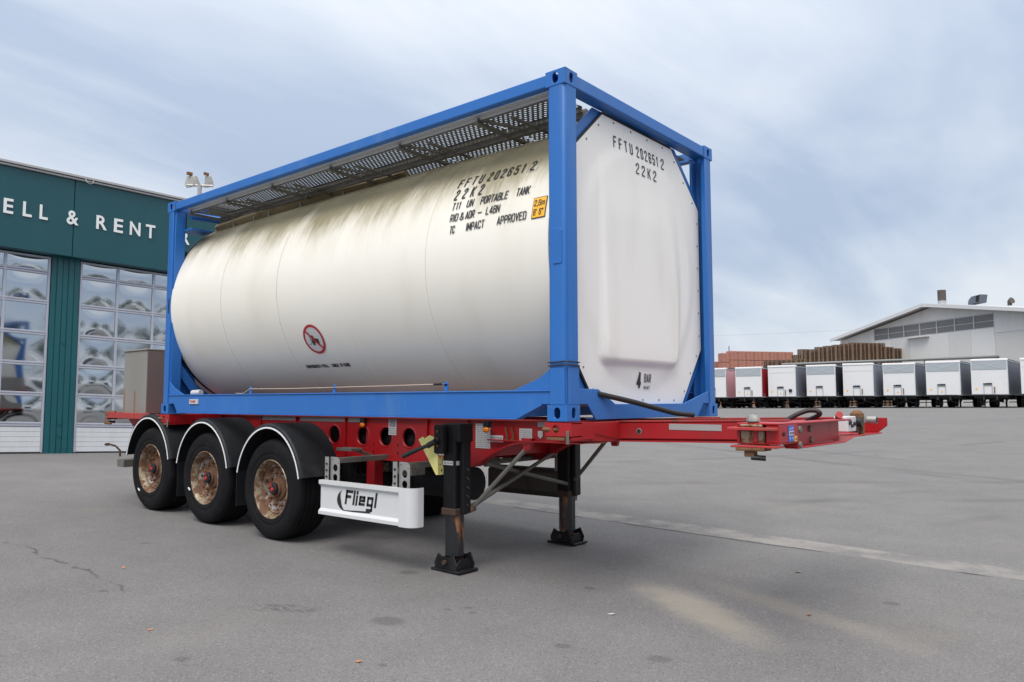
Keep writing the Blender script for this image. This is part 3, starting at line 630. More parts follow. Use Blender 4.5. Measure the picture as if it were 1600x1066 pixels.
# black sealing line between frame and end panel is part of the panel; panel = octagon with a raised bulge
XP = -.100
def yr(z):
    if z < .63: return .52+(.125-.52)*((z-.115)/(.63-.115))
    if z < 1.97: return .125
    return .125+(.66-.125)*((z-1.97)/(2.455-1.97))
def hgt(y, z):
    """raised box on a shallow dish"""
    zz_ = min(1, max(0, (z-.415)/(2.15-.415)))
    def edge(d, w): return sst(0, w, d)
    rr = math.hypot(y-1.219, (z-1.28)*.92); arc = edge(1.0-rr, .16)
    dl = y-.555-.02*zz_; dr = 1.80+.12*math.sin(PI*zz_)-y; db = z-.412; q = .11
    def corner(a_, c_): return q-math.hypot(q-a_, q-c_) if (a_ < q and c_ < q) else min(a_, c_)
    h1_ = edge(corner(dl, db), .05); h2_ = edge(corner(dr, db), .06+.22*zz_)
    return (.012+.034*min(1, max(0, (2.16-z)/1.6)))*h1_*h2_*edge(2.17-z, .55)+.014*arc
N_ = 84; b = ctr(); vs = []; zs = [.115+(2.455-.115)*j/(N_*1.4) for j in range(int(N_*1.4)+1)]
for z in zs:
    a = yr(z); e2 = WD-a
    for i in range(N_+1):
        y = a+(e2-a)*i/N_; vs.append((XP+hgt(y, z), y, z))
m_ = N_+1
b.add(vs, [(j*m_+i, j*m_+i+1, (j+1)*m_+i+1, (j+1)*m_+i) for j in range(len(zs)-1) for i in range(N_)])
ep = b.build('end_panel', 'endpanel', tk, smooth=180)
b = ctr(); oc = [(.52, .115), (.125, .63), (.125, 1.97), (.66, 2.455), (WD-.66, 2.455), (WD-.125, 1.97), (WD-.125, .63), (WD-.52, .115)]
cyc = [(1.219+(y-1.219)*1.012, 1.285+(z-1.285)*1.010) for y, z in oc]
b.loft([(XP-.02, y, z) for y, z in cyc], [(XP-.004, y, z) for y, z in cyc]); b.build('panel_seal', 'hose', tk)
def riv(): q = ctr(); q.lathe([(0, .007), (.006, .006), (.009, .003), (.010, 0)], (XP, 0, 0), 'x', 8); return q
rv0 = None
rp = []
def along(p, q, n, ins=.04):
    for k in range(n):
        t = (k+.5)/n; y = p[0]+(q[0]-p[0])*t; z = p[1]+(q[1]-p[1])*t
        d = math.hypot(y-1.219, z-1.285); rp.append((y+(1.219-y)/d*ins, z+(1.285-z)/d*ins))
along(oc[0], oc[7], 5); along(oc[0], oc[1], 3); along(oc[1], oc[2], 6); along(oc[2], oc[3], 3); along(oc[3], oc[4], 4); along(oc[4], oc[5], 3); along(oc[5], oc[6], 6); along(oc[6], oc[7], 3)
for y, z in rp:
    at = Vector((XP, y, z+ZC))
    if rv0 is None:
        q = B(); q.lathe([(0, .007), (.006, .006), (.009, .003), (.010, 0)], at, 'x', 8); rv0 = q.build('rivet', 'greyprint', ep, at=at, smooth=50)
    else: share(rv0, 'rivet', ep, at)
# tank shell: overlapping cladding sheets
TC, TZ, TR = 1.219, 1.305, 1.213
edges_ = [-5.935, -4.76, -3.665, -2.58, -1.47, -.17]
for k in range(5):
    a, c2 = edges_[k], edges_[k+1]; b = ctr(); r = TR-(.0025 if k in (2, 4) else 0)
    g = .006 if k < 2 else .0012
    pf = [(r-.03, a+g), (r-.004, a+g), (r, a+g+.004)]+[(r, a+g+.004+(c2-a-2*g-.008)*q/6) for q in range(1, 6)]+[(r, c2-g-.004), (r-.004, c2-g), (r-.03, c2-g)]
    b.lathe(pf, (0, TC, TZ), 'x', 128); b.build('cladding_sheet', 'tank', tk, smooth=35)
b = ctr(); b.lathe([(TR-.03, -5.8), (TR-.03, -.2)], (0, TC, TZ), 'x', 96); b.build('tank_core', 'dark', tk, smooth=40)
b = ctr(); b.lathe([(TR-.012, -5.93), (TR-.008, -5.945), (TR-.03, -5.972), (TR-.09, -5.990), (TR-.5, -6.0), (.01, -6.005)], (0, TC, TZ), 'x', 96); b.build('rear_dome', 'tank', tk, smooth=60)
b = ctr(); b.lathe([(TR-.02, -5.944), (TR+.006, -5.944), (TR+.006, -5.968), (TR-.02, -5.985)], (0, TC, TZ), 'x', 96); b.build('end_band', 'hose', tk, smooth=40)
for yc, sy in ((0, 1), (WD, -1)):
    b = ctr(); b.prism([(yc+sy*.13, .235), (yc+sy*.13, 2.32), (yc+sy*.15, 2.32), (yc+sy*.16, 2.10), (yc+sy*.27, 1.98), (yc+sy*.34, 1.3), (yc+sy*.31, .7), (yc+sy*.42, .36), (yc+sy*.60, .235)], 'x', -6.04, -6.028); b.build('rear_skirt_plate', 'blue', tk, bevel=.002)
b = ctr(); b.lathe([(TR-.02, -.17), (TR-.02, -.13), (TR-.2, -.115), (.3, -.112)], (0, TC, TZ), 'x', 96); b.build('front_ring', 'hose', tk, smooth=50)
# saddles under the tank
for x in (-5.4, -.7):
    b = ctr(); b.prism([(.05, .02), (2.388, .02), (2.2, .22), (1.9, .16), (1.219, .095), (.54, .16), (.24, .22)], 'x', x-.01, x+.01); b.build('saddle', 'blue', tk)
# lettering on the shell; u = x, v = arc height above the equator
def cyl(u, v, e=.0035): a = v/TR; return (u, TC-(TR+e)*math.cos(a), TZ+(TR+e)*math.sin(a))
def tl(parts, cap, v0, wt=.125, step=.018):
    for t, u0, u1, g_ in parts:
        b = ctr(); strokes(b, t, u0, u1, v0, cap, lambda u, v, e: cyl(u, v, .0035+e), wt, g_, step); b.build('lettering', 'decal', tk)
tl([('FFTU', -1.272, -.990, .75), ('202651', -.935, -.555, .62), ('2', -.484, -.436, .3)], .108, .676, .115)
b = ctr()
for (u0, v0, u1, v1) in ((-.510, .663, -.412, .666), (-.510, .799, -.412, .802), (-.510, .663, -.507, .802), (-.415, .663, -.412, .802)):
    b.add([cyl(u0, v0), cyl(u1, v0), cyl(u1, v1), cyl(u0, v1)], [(0, 1, 2, 3)])
b.build('check_digit_box', 'greyprint', tk)
tl([('22K2', -1.248, -.930, 1.0)], .114, .536, .115)
tl([('T11', -1.230, -1.140, .50), ('UN', -1.065, -.990, .26), ('PORTABLE', -.912, -.622, .24), ('TANK', -.537, -.402, .24)], .076, .433)
tl([('RID', -1.220, -1.130, .28), ('&', -1.108, -1.062, .2), ('ADR', -1.045, -.945, .26), ('-', -.915, -.865, .2), ('L4BN', -.822, -.675, .24)], .072, .322)
tl([('TC', -1.200, -1.142, .26), ('IMPACT', -1.012, -.816, .24), ('APPROVED', -.682, -.388, .24)], .070, .213)
tl([('EMERGENCY-PULL', -3.545, -3.165, .2), ('CABLE', -3.115, -3.005, .2), ('TO', -2.985, -2.945, .2), ('CLOSE', -2.925, -2.83, .2)], .040, -.893, .19)
# height sign
def cylpatch(b, u0, u1, v0, v1, e=.003, n=8):
    vs = [];
    for j in range(n+1): vs += [cyl(u0, v0+(v1-v0)*j/n, e), cyl(u1, v0+(v1-v0)*j/n, e)]
    b.add(vs, [(2*j, 2*j+1, 2*j+3, 2*j+2) for j in range(n)])
b = ctr(); cylpatch(b, -.336, -.205, .205, .378, .0030); hs = b.build('height_sign', 'decal', tk)
b = ctr(); cylpatch(b, -.330, -.211, .211, .372, .0045); b.build('sign_face', 'yellow', hs)
b = ctr(); strokes(b, '2,6m', -.322, -.222, .303, .052, lambda u, v, e: cyl(u, v, .006+e), .13); b.build('sign_text', 'decal', hs)
b = ctr(); strokes(b, "8' 6''", -.320, -.226, .228, .052, lambda u, v, e: cyl(u, v, .006+e), .13); b.build('sign_text', 'decal', hs)
# no-forklift sign
pc, pv = -3.182, -.566
def disk_cyl(b, r0, r1, e, n=40, rings=4):
    vs = []; 
    for j in range(rings+1):
        r = r0+(r1-r0)*j/rings
        for k in range(n): vs.append(cyl(pc+r*math.cos(2*PI*k/n), pv+r*math.sin(2*PI*k/n), e))
    b.add(vs, [(j*n+k, j*n+(k+1) % n, (j+1)*n+(k+1) % n, (j+1)*n+k) for j in range(rings) for k in range(n)])
b = ctr(); disk_cyl(b, .001, .157, .003, rings=6); ps = b.build('no_forklift_sign', 'sheet', tk, smooth=180)
b = ctr(); disk_cyl(b, .131, .158, .005, rings=2)
def cstrip(b, u0, v0, u1, v1, w, e):
    d = Vector((u1-u0, v1-v0)).normalized(); n_ = Vector((-d.y, d.x))*w/2; vs = []; k = 8
    for j in range(k+1):
        u = u0+(u1-u0)*j/k; v = v0+(v1-v0)*j/k; vs += [cyl(u-n_.x, v-n_.y, e), cyl(u+n_.x, v+n_.y, e)]
    b.add(vs, [(2*j, 2*j+1, 2*j+3, 2*j+2) for j in range(k)])
cstrip(b, pc-.10, pv+.10, pc+.10, pv-.10, .022, .0065); b.build('sign_ring', 'redsign', ps)
b = ctr(); 
def cpoly(b, pts, e): b.add([cyl(pc+u, pv+v, e) for u, v in pts], [tuple(range(len(pts)))])
cpoly(b, [(-.045, -.035), (-.035, .045), (.0, .045), (.015, .012), (.07, .005), (.075, -.035)], .0052)
cstrip(b, pc-.055, pv-.045, pc-.055, pv+.075, .006, .0052); cstrip(b, pc-.10, pv-.048, pc-.055, pv-.045, .006, .0052)
for u in (-.02, .05): cpoly(b, [(u+.018*math.cos(a*PI/6), -.045+.018*math.sin(a*PI/6)) for a in range(12)], .0054)
b.build('forklift_symbol', 'decal', ps)
# writing on the end panel
def epf(u, v): return (XP+hgt(u, v)+.004, u, v)
def epe(u, v, e): return (XP+hgt(u, v)+.004+e, u, v)
for t, a, c2, v0, cap, g_ in (('FFTU', .805, 1.095, 2.215, .098, .7), ('202651', 1.155, 1.530, 2.215, .098, .6), ('2', 1.592, 1.645, 2.215, .098, .3), ('22K2', 1.135, 1.480, 2.068, .094, .62), ('4', 1.105, 1.175, .250, .135, .3), ('BAR', 1.225, 1.335, .300, .072, .38), ('M.A.W.P.', 1.225, 1.33, .243, .030, .2)):
    b = ctr(); strokes(b, t, a, c2, v0, cap, epe, .12 if cap < .12 else .2, g_); b.build('lettering', 'decal', tk)
# stickers, cable and its lugs on the lower rail
b = ctr(); b.box(-5.375, -5.18, -.002, .001+.010, .118, .172); st_ = b.build('sticker', 'sheet', tk)
b = ctr(); strokes(b, 'TANK', -5.365, -5.23, .132, .028, lambda u, v, e: (u, -.0035-e, v), .3); b.build('sticker_print', 'redcap', st_)
for x in (-4.13, -2.70, -1.23):
    b = ctr(); b.box(x-.020, x+.020, .022, .032, .226, .285); b.lathe([(0, 0), (.020, 0), (.020, .010), (0, .010)], (x, .022, .285), 'y', 14); b.build('cable_lug', 'blue', tk, bevel=.001)
b = ctr(); b.tube([(-4.55, .10, .235), (-4.3, .045, .232), (-4.13, .016, .278), (-3.4, .016, .272), (-2.70, .016, .276), (-1.9, .016, .280), (-1.25, .016, .286)], .0035, 6); b.build('release_cable', 'cable', tk, smooth=60)
b = ctr(); b.tube([(-1.36, .016, .284), (-1.26, .016, .286)], .010, 8); b.build('cable_clamp', 'hose', tk, smooth=40)
b = ctr(); b.tube([(-5.45, .08, .245), (-5.30, .10, .25)], .034, 12); b.build('pipe_end', 'sheet', tk, smooth=40)
# gutter trough along the top of the shell, with drip lip (spill box edge) and pegs
b = ctr()
yy = lambda a: (TC-TR*math.cos(R(a)), TZ+TR*math.sin(R(a)))
for (a0, w, h) in ((67, .02, .05),):
    y0, z0 = yy(a0); b.box(-5.75, -.3, y0-.01, y0+.012, z0-.02, z0+.06)
b.build('walkway_edge', 'galvdull', tk, bevel=.002) if False else None
# ---- walkway: perforated planks on cross beams
WZ = 2.490
def plank(x0, x1, y0, y1, name='walkway_plank'):
    """galvanised plank with staggered slots: real openings between ribs and webs"""
    b = ctr(); rows = 10; t = .0025; pitch = (y1-y0)/rows; sl = .052
    for r_ in range(rows+1):
        y = y0+r_*pitch; b.box(x0, x1, y-.0085, y+.0085, WZ-t, WZ)
    n = int((x1-x0)/sl)
    for r_ in range(rows):
        for k in range(n+1):
            x = x0+(k+(.5 if r_ % 2 else 0))*sl
            if x+.02 > x1: continue
            b.box(x, x+.024, y0+r_*pitch+.0085, y0+(r_+1)*pitch-.0085, WZ-t*.8, WZ-.0003)
    p = b.build(name, 'galvdull', tk)
    s_ = ctr(); s_.box(x0, x1, y0-.012, y0-.004, WZ-.045, WZ+.004); s_.box(x0, x1, y1+.004, y1+.012, WZ-.045, WZ+.004); s_.build('plank_edge', 'galvdull', p)
    return p
segs = [(-5.72, -4.905), (-4.895, -3.985), (-3.975, -2.965), (-2.955, -1.945), (-1.935, -.985), (-.975, -.2)]
for (x0, x1) in segs:
    plank(x0, x1, .16, .50); plank(x0, x1, .58, .92)
for (x0, x1) in segs:
    b = ctr(); b.box(x0-.02, x0+.02, .10, 1.0, WZ-.075, WZ-.048); b.build('walkway_beam', 'galvdull', tk, bevel=.002)
    b = ctr(); b.tube([(x0+.3, .20, WZ-.06), (x0+.32, .62, WZ-.065), (x0+.35, .80, WZ-.09)], .016, 8); b.build('support_tube', 'galvdull', tk, smooth=40)
    b = ctr(); b.bar((x0, .12, WZ-.03), (x0+.22, .60, WZ-.05), .03, .02); b.build('diagonal_stay', 'galvdull', tk)
b = ctr(); b.box(-5.76, -.16, .128, .145, WZ-.035, WZ+.006).box(-5.76, -.16, .080, .128, WZ-.012, WZ-.004); b.build('walkway_side_channel', 'silver', tk, bevel=.002)
b = ctr(); b.box(-5.76, -.16, .525, .558, WZ-.085, WZ-.03); b.build('walkway_spine', 'galvdull', tk, bevel=.002)
b = ctr(); b.box(-4.9, -.2, 1.0, 1.03, WZ-.09, WZ); b.build('walkway_side_channel', 'galvdull', tk, bevel=.002)
b = ctr(); b.box(-5.72, -.2, 1.45, 2.25, WZ-.015, WZ); b.build('far_walkway', 'galvdull', tk)
# air line tube over the shell, hatch collar, rain gutter with pegs at the rear
b = ctr(); b.tube([(-4.75, .80, WZ-.12), (-3.2, .80, WZ-.11), (-2.35, .80, WZ-.10)], .05, 14); b.build('document_tube', 'galv', tk, smooth=40)
b = ctr(); b.tube([(-3.1, .78, WZ-.12), (-2.0, .79, WZ-.11)], .045, 14); b.build('document_tube', 'galv', tk, smooth=40)
b = ctr()
gp = []
for k in range(25):
    t = k/24; x = -5.80+3.3*t; a = R(56+11*sst(0, .9, t)); rr = TR+.012+.02*math.sin(PI*min(1, t*1.2)); gp.append((x, TC-rr*math.cos(a), TZ+rr*math.sin(a)))
for k in range(24):
    p, q = Vector(gp[k]), Vector(gp[k+1]); b.bar(p, q, .055, .11, upv=(0, -.8, .6))
gt = b.build('rain_gutter', 'gutterbrown', tk)
for t in (0, 3, 6, 8, 12, 17):
    p = Vector(gp[t]); q = ctr(); q.tube([(p.x, p.y-.012, p.z-.055), (p.x, p.y-.035, p.z-.055), (p.x, p.y-.04, p.z+.0)], .008, 6); q.build('gutter_peg', 'galv', gt)
b = ctr(); b.tube([(-5.5, .62, 2.31), (-5.46, .54, 2.40), (-5.3, .52, 2.44), (-5.0, .6, 2.45)], .016, 8); b.build('drain_hose', 'galvdull', tk, smooth=60)
b = ctr(); b.tube([(-3.9, .50, 2.38), (-3.8, .46, 2.43), (-3.5, .50, 2.45), (-3.3, .56, 2.46)], .016, 8); b.build('drain_hose', 'galvdull', tk, smooth=60)
# rear top: cross tube, tray on a stay behind the tank
b = ctr(); b.tube([(-5.86, .20, 2.44), (-5.80, .9, 2.44)], .045, 10); b.build('cross_tube', 'blue', tk, smooth=40)
b = ctr(); b.box(-5.98, -5.70, .13, .40, 2.235, 2.26).box(-5.98, -5.96, .13, .40, 2.26, 2.28); b.build('rear_shelf', 'blue', tk, bevel=.003)
for y in (.17, .62):
    b = ctr(); b.tube([(-5.93, y, 2.26), (-5.93, y, 2.47)], .012, 6); b.build('hanger_rod', 'black', tk)

# black hose drooping from the container to the chassis
b = ctr(); pts = [(-.02, .42, .20), (.03, .52, .178), (.06, .62, .160), (.10, .80, .128), (.16, 1.02, .082), (.22, 1.2, .045), (.30, 1.34, .03)]
def smoothpts(p, n=6):
    out = []; P_ = [Vector(q) for q in p]
    for i in range(len(P_)-1):
        a = P_[max(i-1, 0)]; b_ = P_[i]; c_ = P_[i+1]; d_ = P_[min(i+2, len(P_)-1)]
        for k in range(n):
            t = k/n; out.append(tuple(.5*((2*b_)+(c_-a)*t+(2*a-5*b_+4*c_-d_)*t*t+(3*b_-3*c_+d_-a)*t**3)))
    return out+[tuple(P_[-1])]
b.tube(smoothpts(pts), .021, 12); tag(b.build('hose', 'hose', at=(.1, .8, ZC+.1), smooth=60), 'thick black hose sagging from the white tank end onto the red chassis', 'hose')

# ------------------------------------------------------------------ red container chassis (semi-trailer)
tr = thing('container_chassis', 'red three-axle skeletal container trailer standing on its landing legs, rusty rims, white side guard', 'trailer', (-3, WD/2, 0))
def sidebeam(y, out):
    top = lambda x: -.022 if x < -.3 else -.022+.032*(x+.3)/1.6
    bot = [(-6.75, -.16), (-6.45, -.40), (-5.9, -.43), (-1.52, -.43)]
    arc = []
    for k in range(1, 9):
        t = k/8; arc.append((-1.52+.62*t, -.43+.232*math.sin(t*PI/2)))
    bot += arc+[(-.55, -.172), (-.25, -.160), (1.30, -.128)]
    outline = bot+[(1.30, top(1.3)), (-.3, top(-.3)), (-7.2, -.022), (-7.2, -.16)]
    holes = [circ(x, -.21, .092, 20) for x in (-5.3, -4.72, -4.25, -3.60, -3.12, -2.765, -2.42)]+[circ(-1.95, -.105, .022, 10)]
    for (hx, hz) in ((-2.02, -.09), (-2.02, -.13), (-2.02, -.17), (-1.86, -.07), (-1.86, -.15), (-2.95, -.29), (-2.95, -.37), (-2.58, -.29), (-2.58, -.37)):
        holes.append([(hx-.008, hz-.014), (hx+.008, hz-.014), (hx+.008, hz+.014), (hx-.008, hz+.014)])
    holes.append(circ(.185, -.078, .016, 12))
    b = B(ZC); plate(b, [outline]+holes, .010, lambda u, v, w: (u, y+w, v))
    o = b.build('main_beam', 'red', tr)
    # rims of the lightening holes
    for k, x in enumerate((-5.3, -4.72, -4.25, -3.60, -3.12, -2.765, -2.42)):
        q = B(ZC); q.lathe([(.090, .012), (.091, -.004), (.098, -.011), (.106, -.009), (.112, -.005)], (x, y, -.21), 'y', 24) if out < 0 else q.lathe([(.092, -.004), (.092, .030), (.108, .006)], (x, y, -.21), 'y', 24)
        q.build('hole_rim', 'red', o, smooth=40)
    f = B(ZC); w0, w1 = y-.055, y+.055
    pth = bot
    for (p, q) in zip(pth[:-1], pth[1:]):
        f.loft([(p[0], w0, p[1]-.012), (p[0], w1, p[1]-.012), (p[0], w1, p[1]), (p[0], w0, p[1])], [(q[0], w0, q[1]-.012), (q[0], w1, q[1]-.012), (q[0], w1, q[1]), (q[0], w0, q[1])])
    f.build('bottom_flange', 'red', o)
    f = B(ZC); pth = [(-7.2, top(-7.2)), (-.3, top(-.3)), (1.30, top(1.3))]
    for (p, q) in zip(pth[:-1], pth[1:]):
        f.loft([(p[0], w0, p[1]), (p[0], w1, p[1]), (p[0], w1, p[1]+.010), (p[0], w0, p[1]+.010)], [(q[0], w0, q[1]), (q[0], w1, q[1]), (q[0], w1, q[1]+.010), (q[0], w0, q[1]+.010)])
    f.build('top_flange', 'redtop', o)
    return o
for y, o_ in ((.72, -1), (1.718, 1)):
    mb = sidebeam(y, o_)
    for x in (-5.0, -4.28, -3.39, -2.15, -1.62):
        b = B(ZC); b.box(x-.006, x+.006, *sorted((y+o_*.006, y+o_*.03)), -.41, -.03); b.build('stiffener', 'red', mb)
# smooth box side of the gooseneck, standing proud of the web
for y, o_ in ((.72, -1), (1.718, 1)):
    b = B(ZC); ya, yb = sorted((y+o_*.007, y+o_*.05))
    b.loft([(-.16, ya, -.150), (-.16, yb, -.150), (-.16, yb, -.024), (-.16, ya, -.024)], [(1.30, ya, -.118), (1.30, yb, -.118), (1.30, yb, .008), (1.30, ya, .008)])
    b.build('gooseneck_side', 'red', tr, bevel=.006)
b = B(ZC); b.lathe([(0, -.002), (.022, -.002), (.024, .002)], (.185, .670, -.083), 'y', 14); b.build('bolt_hole', 'galv', tr)
b = B(ZC); b.lathe([(0, -.004), (.017, -.004), (.017, .0)], (.185, .669, -.083), 'y', 12); b.build('bolt_hole', 'decal', tr)
# cross members
for x in (-6.6, -5.65, -4.35, -3.05, -2.2, -1.5, -.6, .4, 1.1):
    z0 = -.36 if x < -1.4 else -.13
    b = B(ZC); b.box(x-.04, x+.04, .73, 1.708, z0, -.05); b.build('cross_member', 'red', tr, bevel=.004)
# underside plate joining both beams behind the front legs
b = B(ZC); b.box(-1.35, -.35, .66, 1.77, -.20, -.19); b.build('belly_plate', 'red', tr)
# reflective strips and sheets on the near web
def sheet(x0, x1, z0, z1, y=.7115, m='sheet', name='information_sheet', lines=0, parent=None):
    b = B(ZC); b.box(x0, x1, y-.002, y, z0, z1); o = b.build(name, m, parent or tr)
    if lines:
        q = B(ZC); n = lines; h = (z1-z0)/(n+1)
        for k in range(n):
            x = x0+.08*(x1-x0)
            while x < x1-.12*(x1-x0):
                w = random.uniform(.08, .35)*(x1-x0); q.box(x, min(x+w, x1-.05*(x1-x0)), y-.0035, y-.002, z0+h*(k+.7), z0+h*(k+.7)+h*.32); x += w+.05*(x1-x0)
        q.build('print', 'greyprint', o)
    return o
for a, c2 in ((-5.0, -4.30), (-4.22, -3.42), (-3.36, -3.10), (-.82, -.42)): sheet(a, c2, -.072, -.030, m='tape', name='reflective_strip')
sheet(.44, .85, -.066, -.022, y=.669, m='tape', name='reflective_strip')
sheet(-1.53, -1.355, -.275, -.055, lines=12); sheet(-1.37, -1.20, -.215, -.155, y=.7065, lines=2); sheet(-1.02, -.88, -.19, -.09, lines=5)
b = B(ZC); b.prism([(-.815, -.105), (-.765, -.105), (-.765, -.15), (-.79, -.172), (-.815, -.15)], 'y', .707, .7115); b.build('shield_badge', 'sheet', tr)
lb = sheet(-2.715, -2.60, -.19, -.035, lines=6); b = B(ZC); b.box(-2.700, -2.615, .7065, .7095, -.105, -.04); b.build('label_picture', 'greyprint', lb)
sheet(-2.02, -1.80, -.262, -.218, lines=0); sheet(-2.02, -1.80, -.36, -.325, lines=0)
# tool clips on the web
for x in (-1.17, -1.10):
    b = B(ZC); b.bar((x, .70, -.08), (x+.035, .69, -.18), .012); b.tube([(x, .69, -.185), (x+.06, .68, -.195)], .006, 6); b.build('tool_clip', 'rust', tr)
# side marker lamps
for (x, y, z) in ((-3.09, .69, -.098), (-1.315, .62, -.105), ):
    b = B(ZC); b.box(x-.03, x+.03, y-.02, y+.03, z+.02, z+.075); h_ = b.build('lamp_bracket', 'plastic', tr, bevel=.004)
    b = B(ZC); b.ball((x, y-.01, z), .036, 14, (1, .6, .75)); b.build('marker_lamp', 'amber', h_, smooth=60)
# outriggers with twist locks under the container corners
def twist(x, y, z, up_=.04, sz=1.0):
    b = B(ZC); b.box(x-.07*sz, x+.07*sz, y-.05*sz, y+.05*sz, z-.155, z-.135); b.tube([(x, y, z-.19), (x, y, z)], .03, 12); b.box(x-.022, x+.10, y-.012, y+.012, z-.20, z-.17)
    o = b.build('twist_lock', 'rustgrey', tr, bevel=.004)
    q = B(ZC); q.lathe([(.030, 0), (.055, .004), (.055, .02), (.030, .05), (.0, .060)], (x, y, z+.0), 'z', 8); q.build('lock_head', 'rust', o, smooth=30)
    return o
for x, full in ((-.085, 1), (-L+.085, 1)):
    for yc, sy in ((0, 1), (WD, -1)):
        Yf = lambda t: yc+sy*t
        b = B(ZC); b.loft([(x-.10, Yf(.02), -.052), (x+.10, Yf(.02), -.052), (x+.10, Yf(.02), -.010), (x-.10, Yf(.02), -.010)], [(x-.10, Yf(.70), -.155), (x+.10, Yf(.70), -.155), (x+.10, Yf(.70), -.010), (x-.10, Yf(.70), -.010)])
        og = b.build('outrigger', 'red', tr, bevel=.004)
        b = B(ZC)
        # lock housing with oval window towards the side
        plate(b, [[(x-.115, -.105), (x+.115, -.105), (x+.115, -.008), (x-.115, -.008)], slot(x-.02, -.055, .062, .06)[:], ], .010, lambda u, v, w: (u, Yf(.010)+w, v))
        b.box(x-.115, x+.115, *sorted((Yf(.015), Yf(.14))), -.018, -.008); b.box(x-.115, x+.115, *sorted((Yf(.015), Yf(.14))), -.112, -.104)
        b.box(x+.103, x+.115, *sorted((Yf(.015), Yf(.30))), -.13, -.010)
        b.build('lock_housing', 'red', og, bevel=.003)
        b = B(ZC); b.box(x-.10, x+.06, *sorted((Yf(.0), Yf(.10))), -.134, -.114); b.tube([(x-.13, Yf(-.004), -.058), (x+.02, Yf(.05), -.058)], .016, 8); b.box(x-.06, x+.06, *sorted((Yf(.03), Yf(.10))), -.095, -.03); b.build('lock_bolt', 'rust', og, bevel=.003)
        b = B(ZC); b.box(x+.075, x+.10, *sorted((Yf(-.004), Yf(.004))), -.16, -.065); b.build('lock_lever', 'galvdull', og, bevel=.002)
# diagonal plate in front of the outrigger
b = B(ZC); b.loft([(-.012, .30, -.150), (.008, .30, -.150), (.008, .66, -.158), (-.012, .66, -.158)], [(-.012, .14, -.016), (.008, .14, -.016), (.008, .67, -.016), (-.012, .67, -.016)]); b.build('gusset_plate', 'red', tr, bevel=.003)
# front bolster -----------------------------------------------------------------
b = B(ZC)
b.box(1.245, 1.50, .02, .34, -.112, -.104); b.box(1.245, 1.50, .02, .34, .004, .014)
b.box(1.42, 1.50, .03, .34, -.104, .004); b.box(1.30, 1.42, .16, .34, -.104, .004)
b.box(1.245, 1.262, .02, .34, -.104, .004)
b.box(1.345, 1.372, .02, .16, -.104, .004)
fb = b.build('front_bolster', 'red', tr, bevel=.004)
b = B(ZC); b.box(1.20, 1.495, -.02, .10, -.030, -.012); b.box(1.22, 1.50, -.022, .11, -.132, -.118); b.build('bolster_end_plate', 'redtop', fb, bevel=.003)
b = B(ZC); b.box(1.262, 1.41, .03, .12, -.128, -.03); b.tube([(1.335, .055, -.03), (1.335, .055, .035)], .034, 10); b.box(1.265, 1.405, .01, .10, -.012, .006); lk = b.build('front_lock', 'rustgrey', fb, bevel=.006)
b = B(ZC); b.lathe([(.042, 0), (.042, .012), (.030, .034), (.0, .044)], (1.335, .055, .022), 'z', 10); b.build('lock_head', 'galv', lk, smooth=30)
b = B(ZC); b.box(1.255, 1.43, -.03, .09, -.150, -.132); b.box(1.30, 1.36, -.01, .05, -.185, -.15); b.build('lock_nut', 'rust', lk, bevel=.004)
b = B(ZC); b.tube([(1.34, .0, -.188), (1.42, .02, -.192)], .016, 8); b.build('lock_lever', 'hose', lk, smooth=40)
# sign stickers on the near box
b = B(ZC); b.box(1.5005, 1.5035, .175, .262, -.098, -.004); ss = b.build('blue_sign', 'bluesign', fb)
b = B(ZC); b.box(1.5035, 1.505, .180, .257, -.062, -.035); b.box(1.5035, 1.505, .19, .215, -.026, -.020); b.box(1.5035, 1.505, .225, .245, -.022, -.016); b.box(1.5035, 1.505, .19, .20, -.085, -.072); b.box(1.5035, 1.505, .235, .245, -.085, -.072); b.build('sign_print', 'sheet', ss)
b = B(ZC)
for k in range(4): b.box(1.505, 1.506, .187+k*.018, .197+k*.018, -.055, -.042)
b.build('sign_print', 'decal', ss)
b = B(ZC); b.box(1.5005, 1.5035, .272, .312, -.10, -.068); ys_ = b.build('yellow_sign', 'yellow', fb)
b = B(ZC); b.prism([(.281, -.093), (.303, -.093), (.292, -.074)], 'x', 1.5035, 1.505); b.build('sign_print', 'decal', ys_)
b = B(ZC); b.tube([(1.50, .10, -.05), (1.508, .10, -.05)], .013, 10); b.build('bolt', 'hose', fb, smooth=40)
# middle channel of the bolster, then the open tray with the couplings
b = B(ZC)
b.box(1.40, 1.412, .352, 1.42, -.140, .002); b.box(1.402, 1.50, .345, 1.43, .002, .014); b.box(1.412, 1.50, .345, 1.28, -.150, -.140)
b.box(1.412, 1.495, .345, .357, -.140, .002)
b.add([(1.41, 1.28, -.150), (1.50, 1.28, -.150), (1.50, 1.50, -.12), (1.41, 1.50, -.12), (1.41, 1.28, -.140), (1.50, 1.28, -.140), (1.50, 1.50, -.11), (1.41, 1.50, -.11)], [(0, 3, 2, 1), (4, 5, 6, 7), (0, 1, 5, 4), (1, 2, 6, 5), (2, 3, 7, 6), (3, 0, 4, 7)])
mc = b.build('bolster_channel', 'red', fb, bevel=.004)
for (y, z) in ((.80, -.04), (.82, -.115), (.375, -.03), (.375, -.125)):
    q = B(ZC); q.lathe([(0, .012), (.018, .012), (.022, .004), (.022, 0)], (1.412 if y > .5 else 1.495, y, z), 'x', 10); q.build('bolt', 'galvdull', mc, smooth=30)
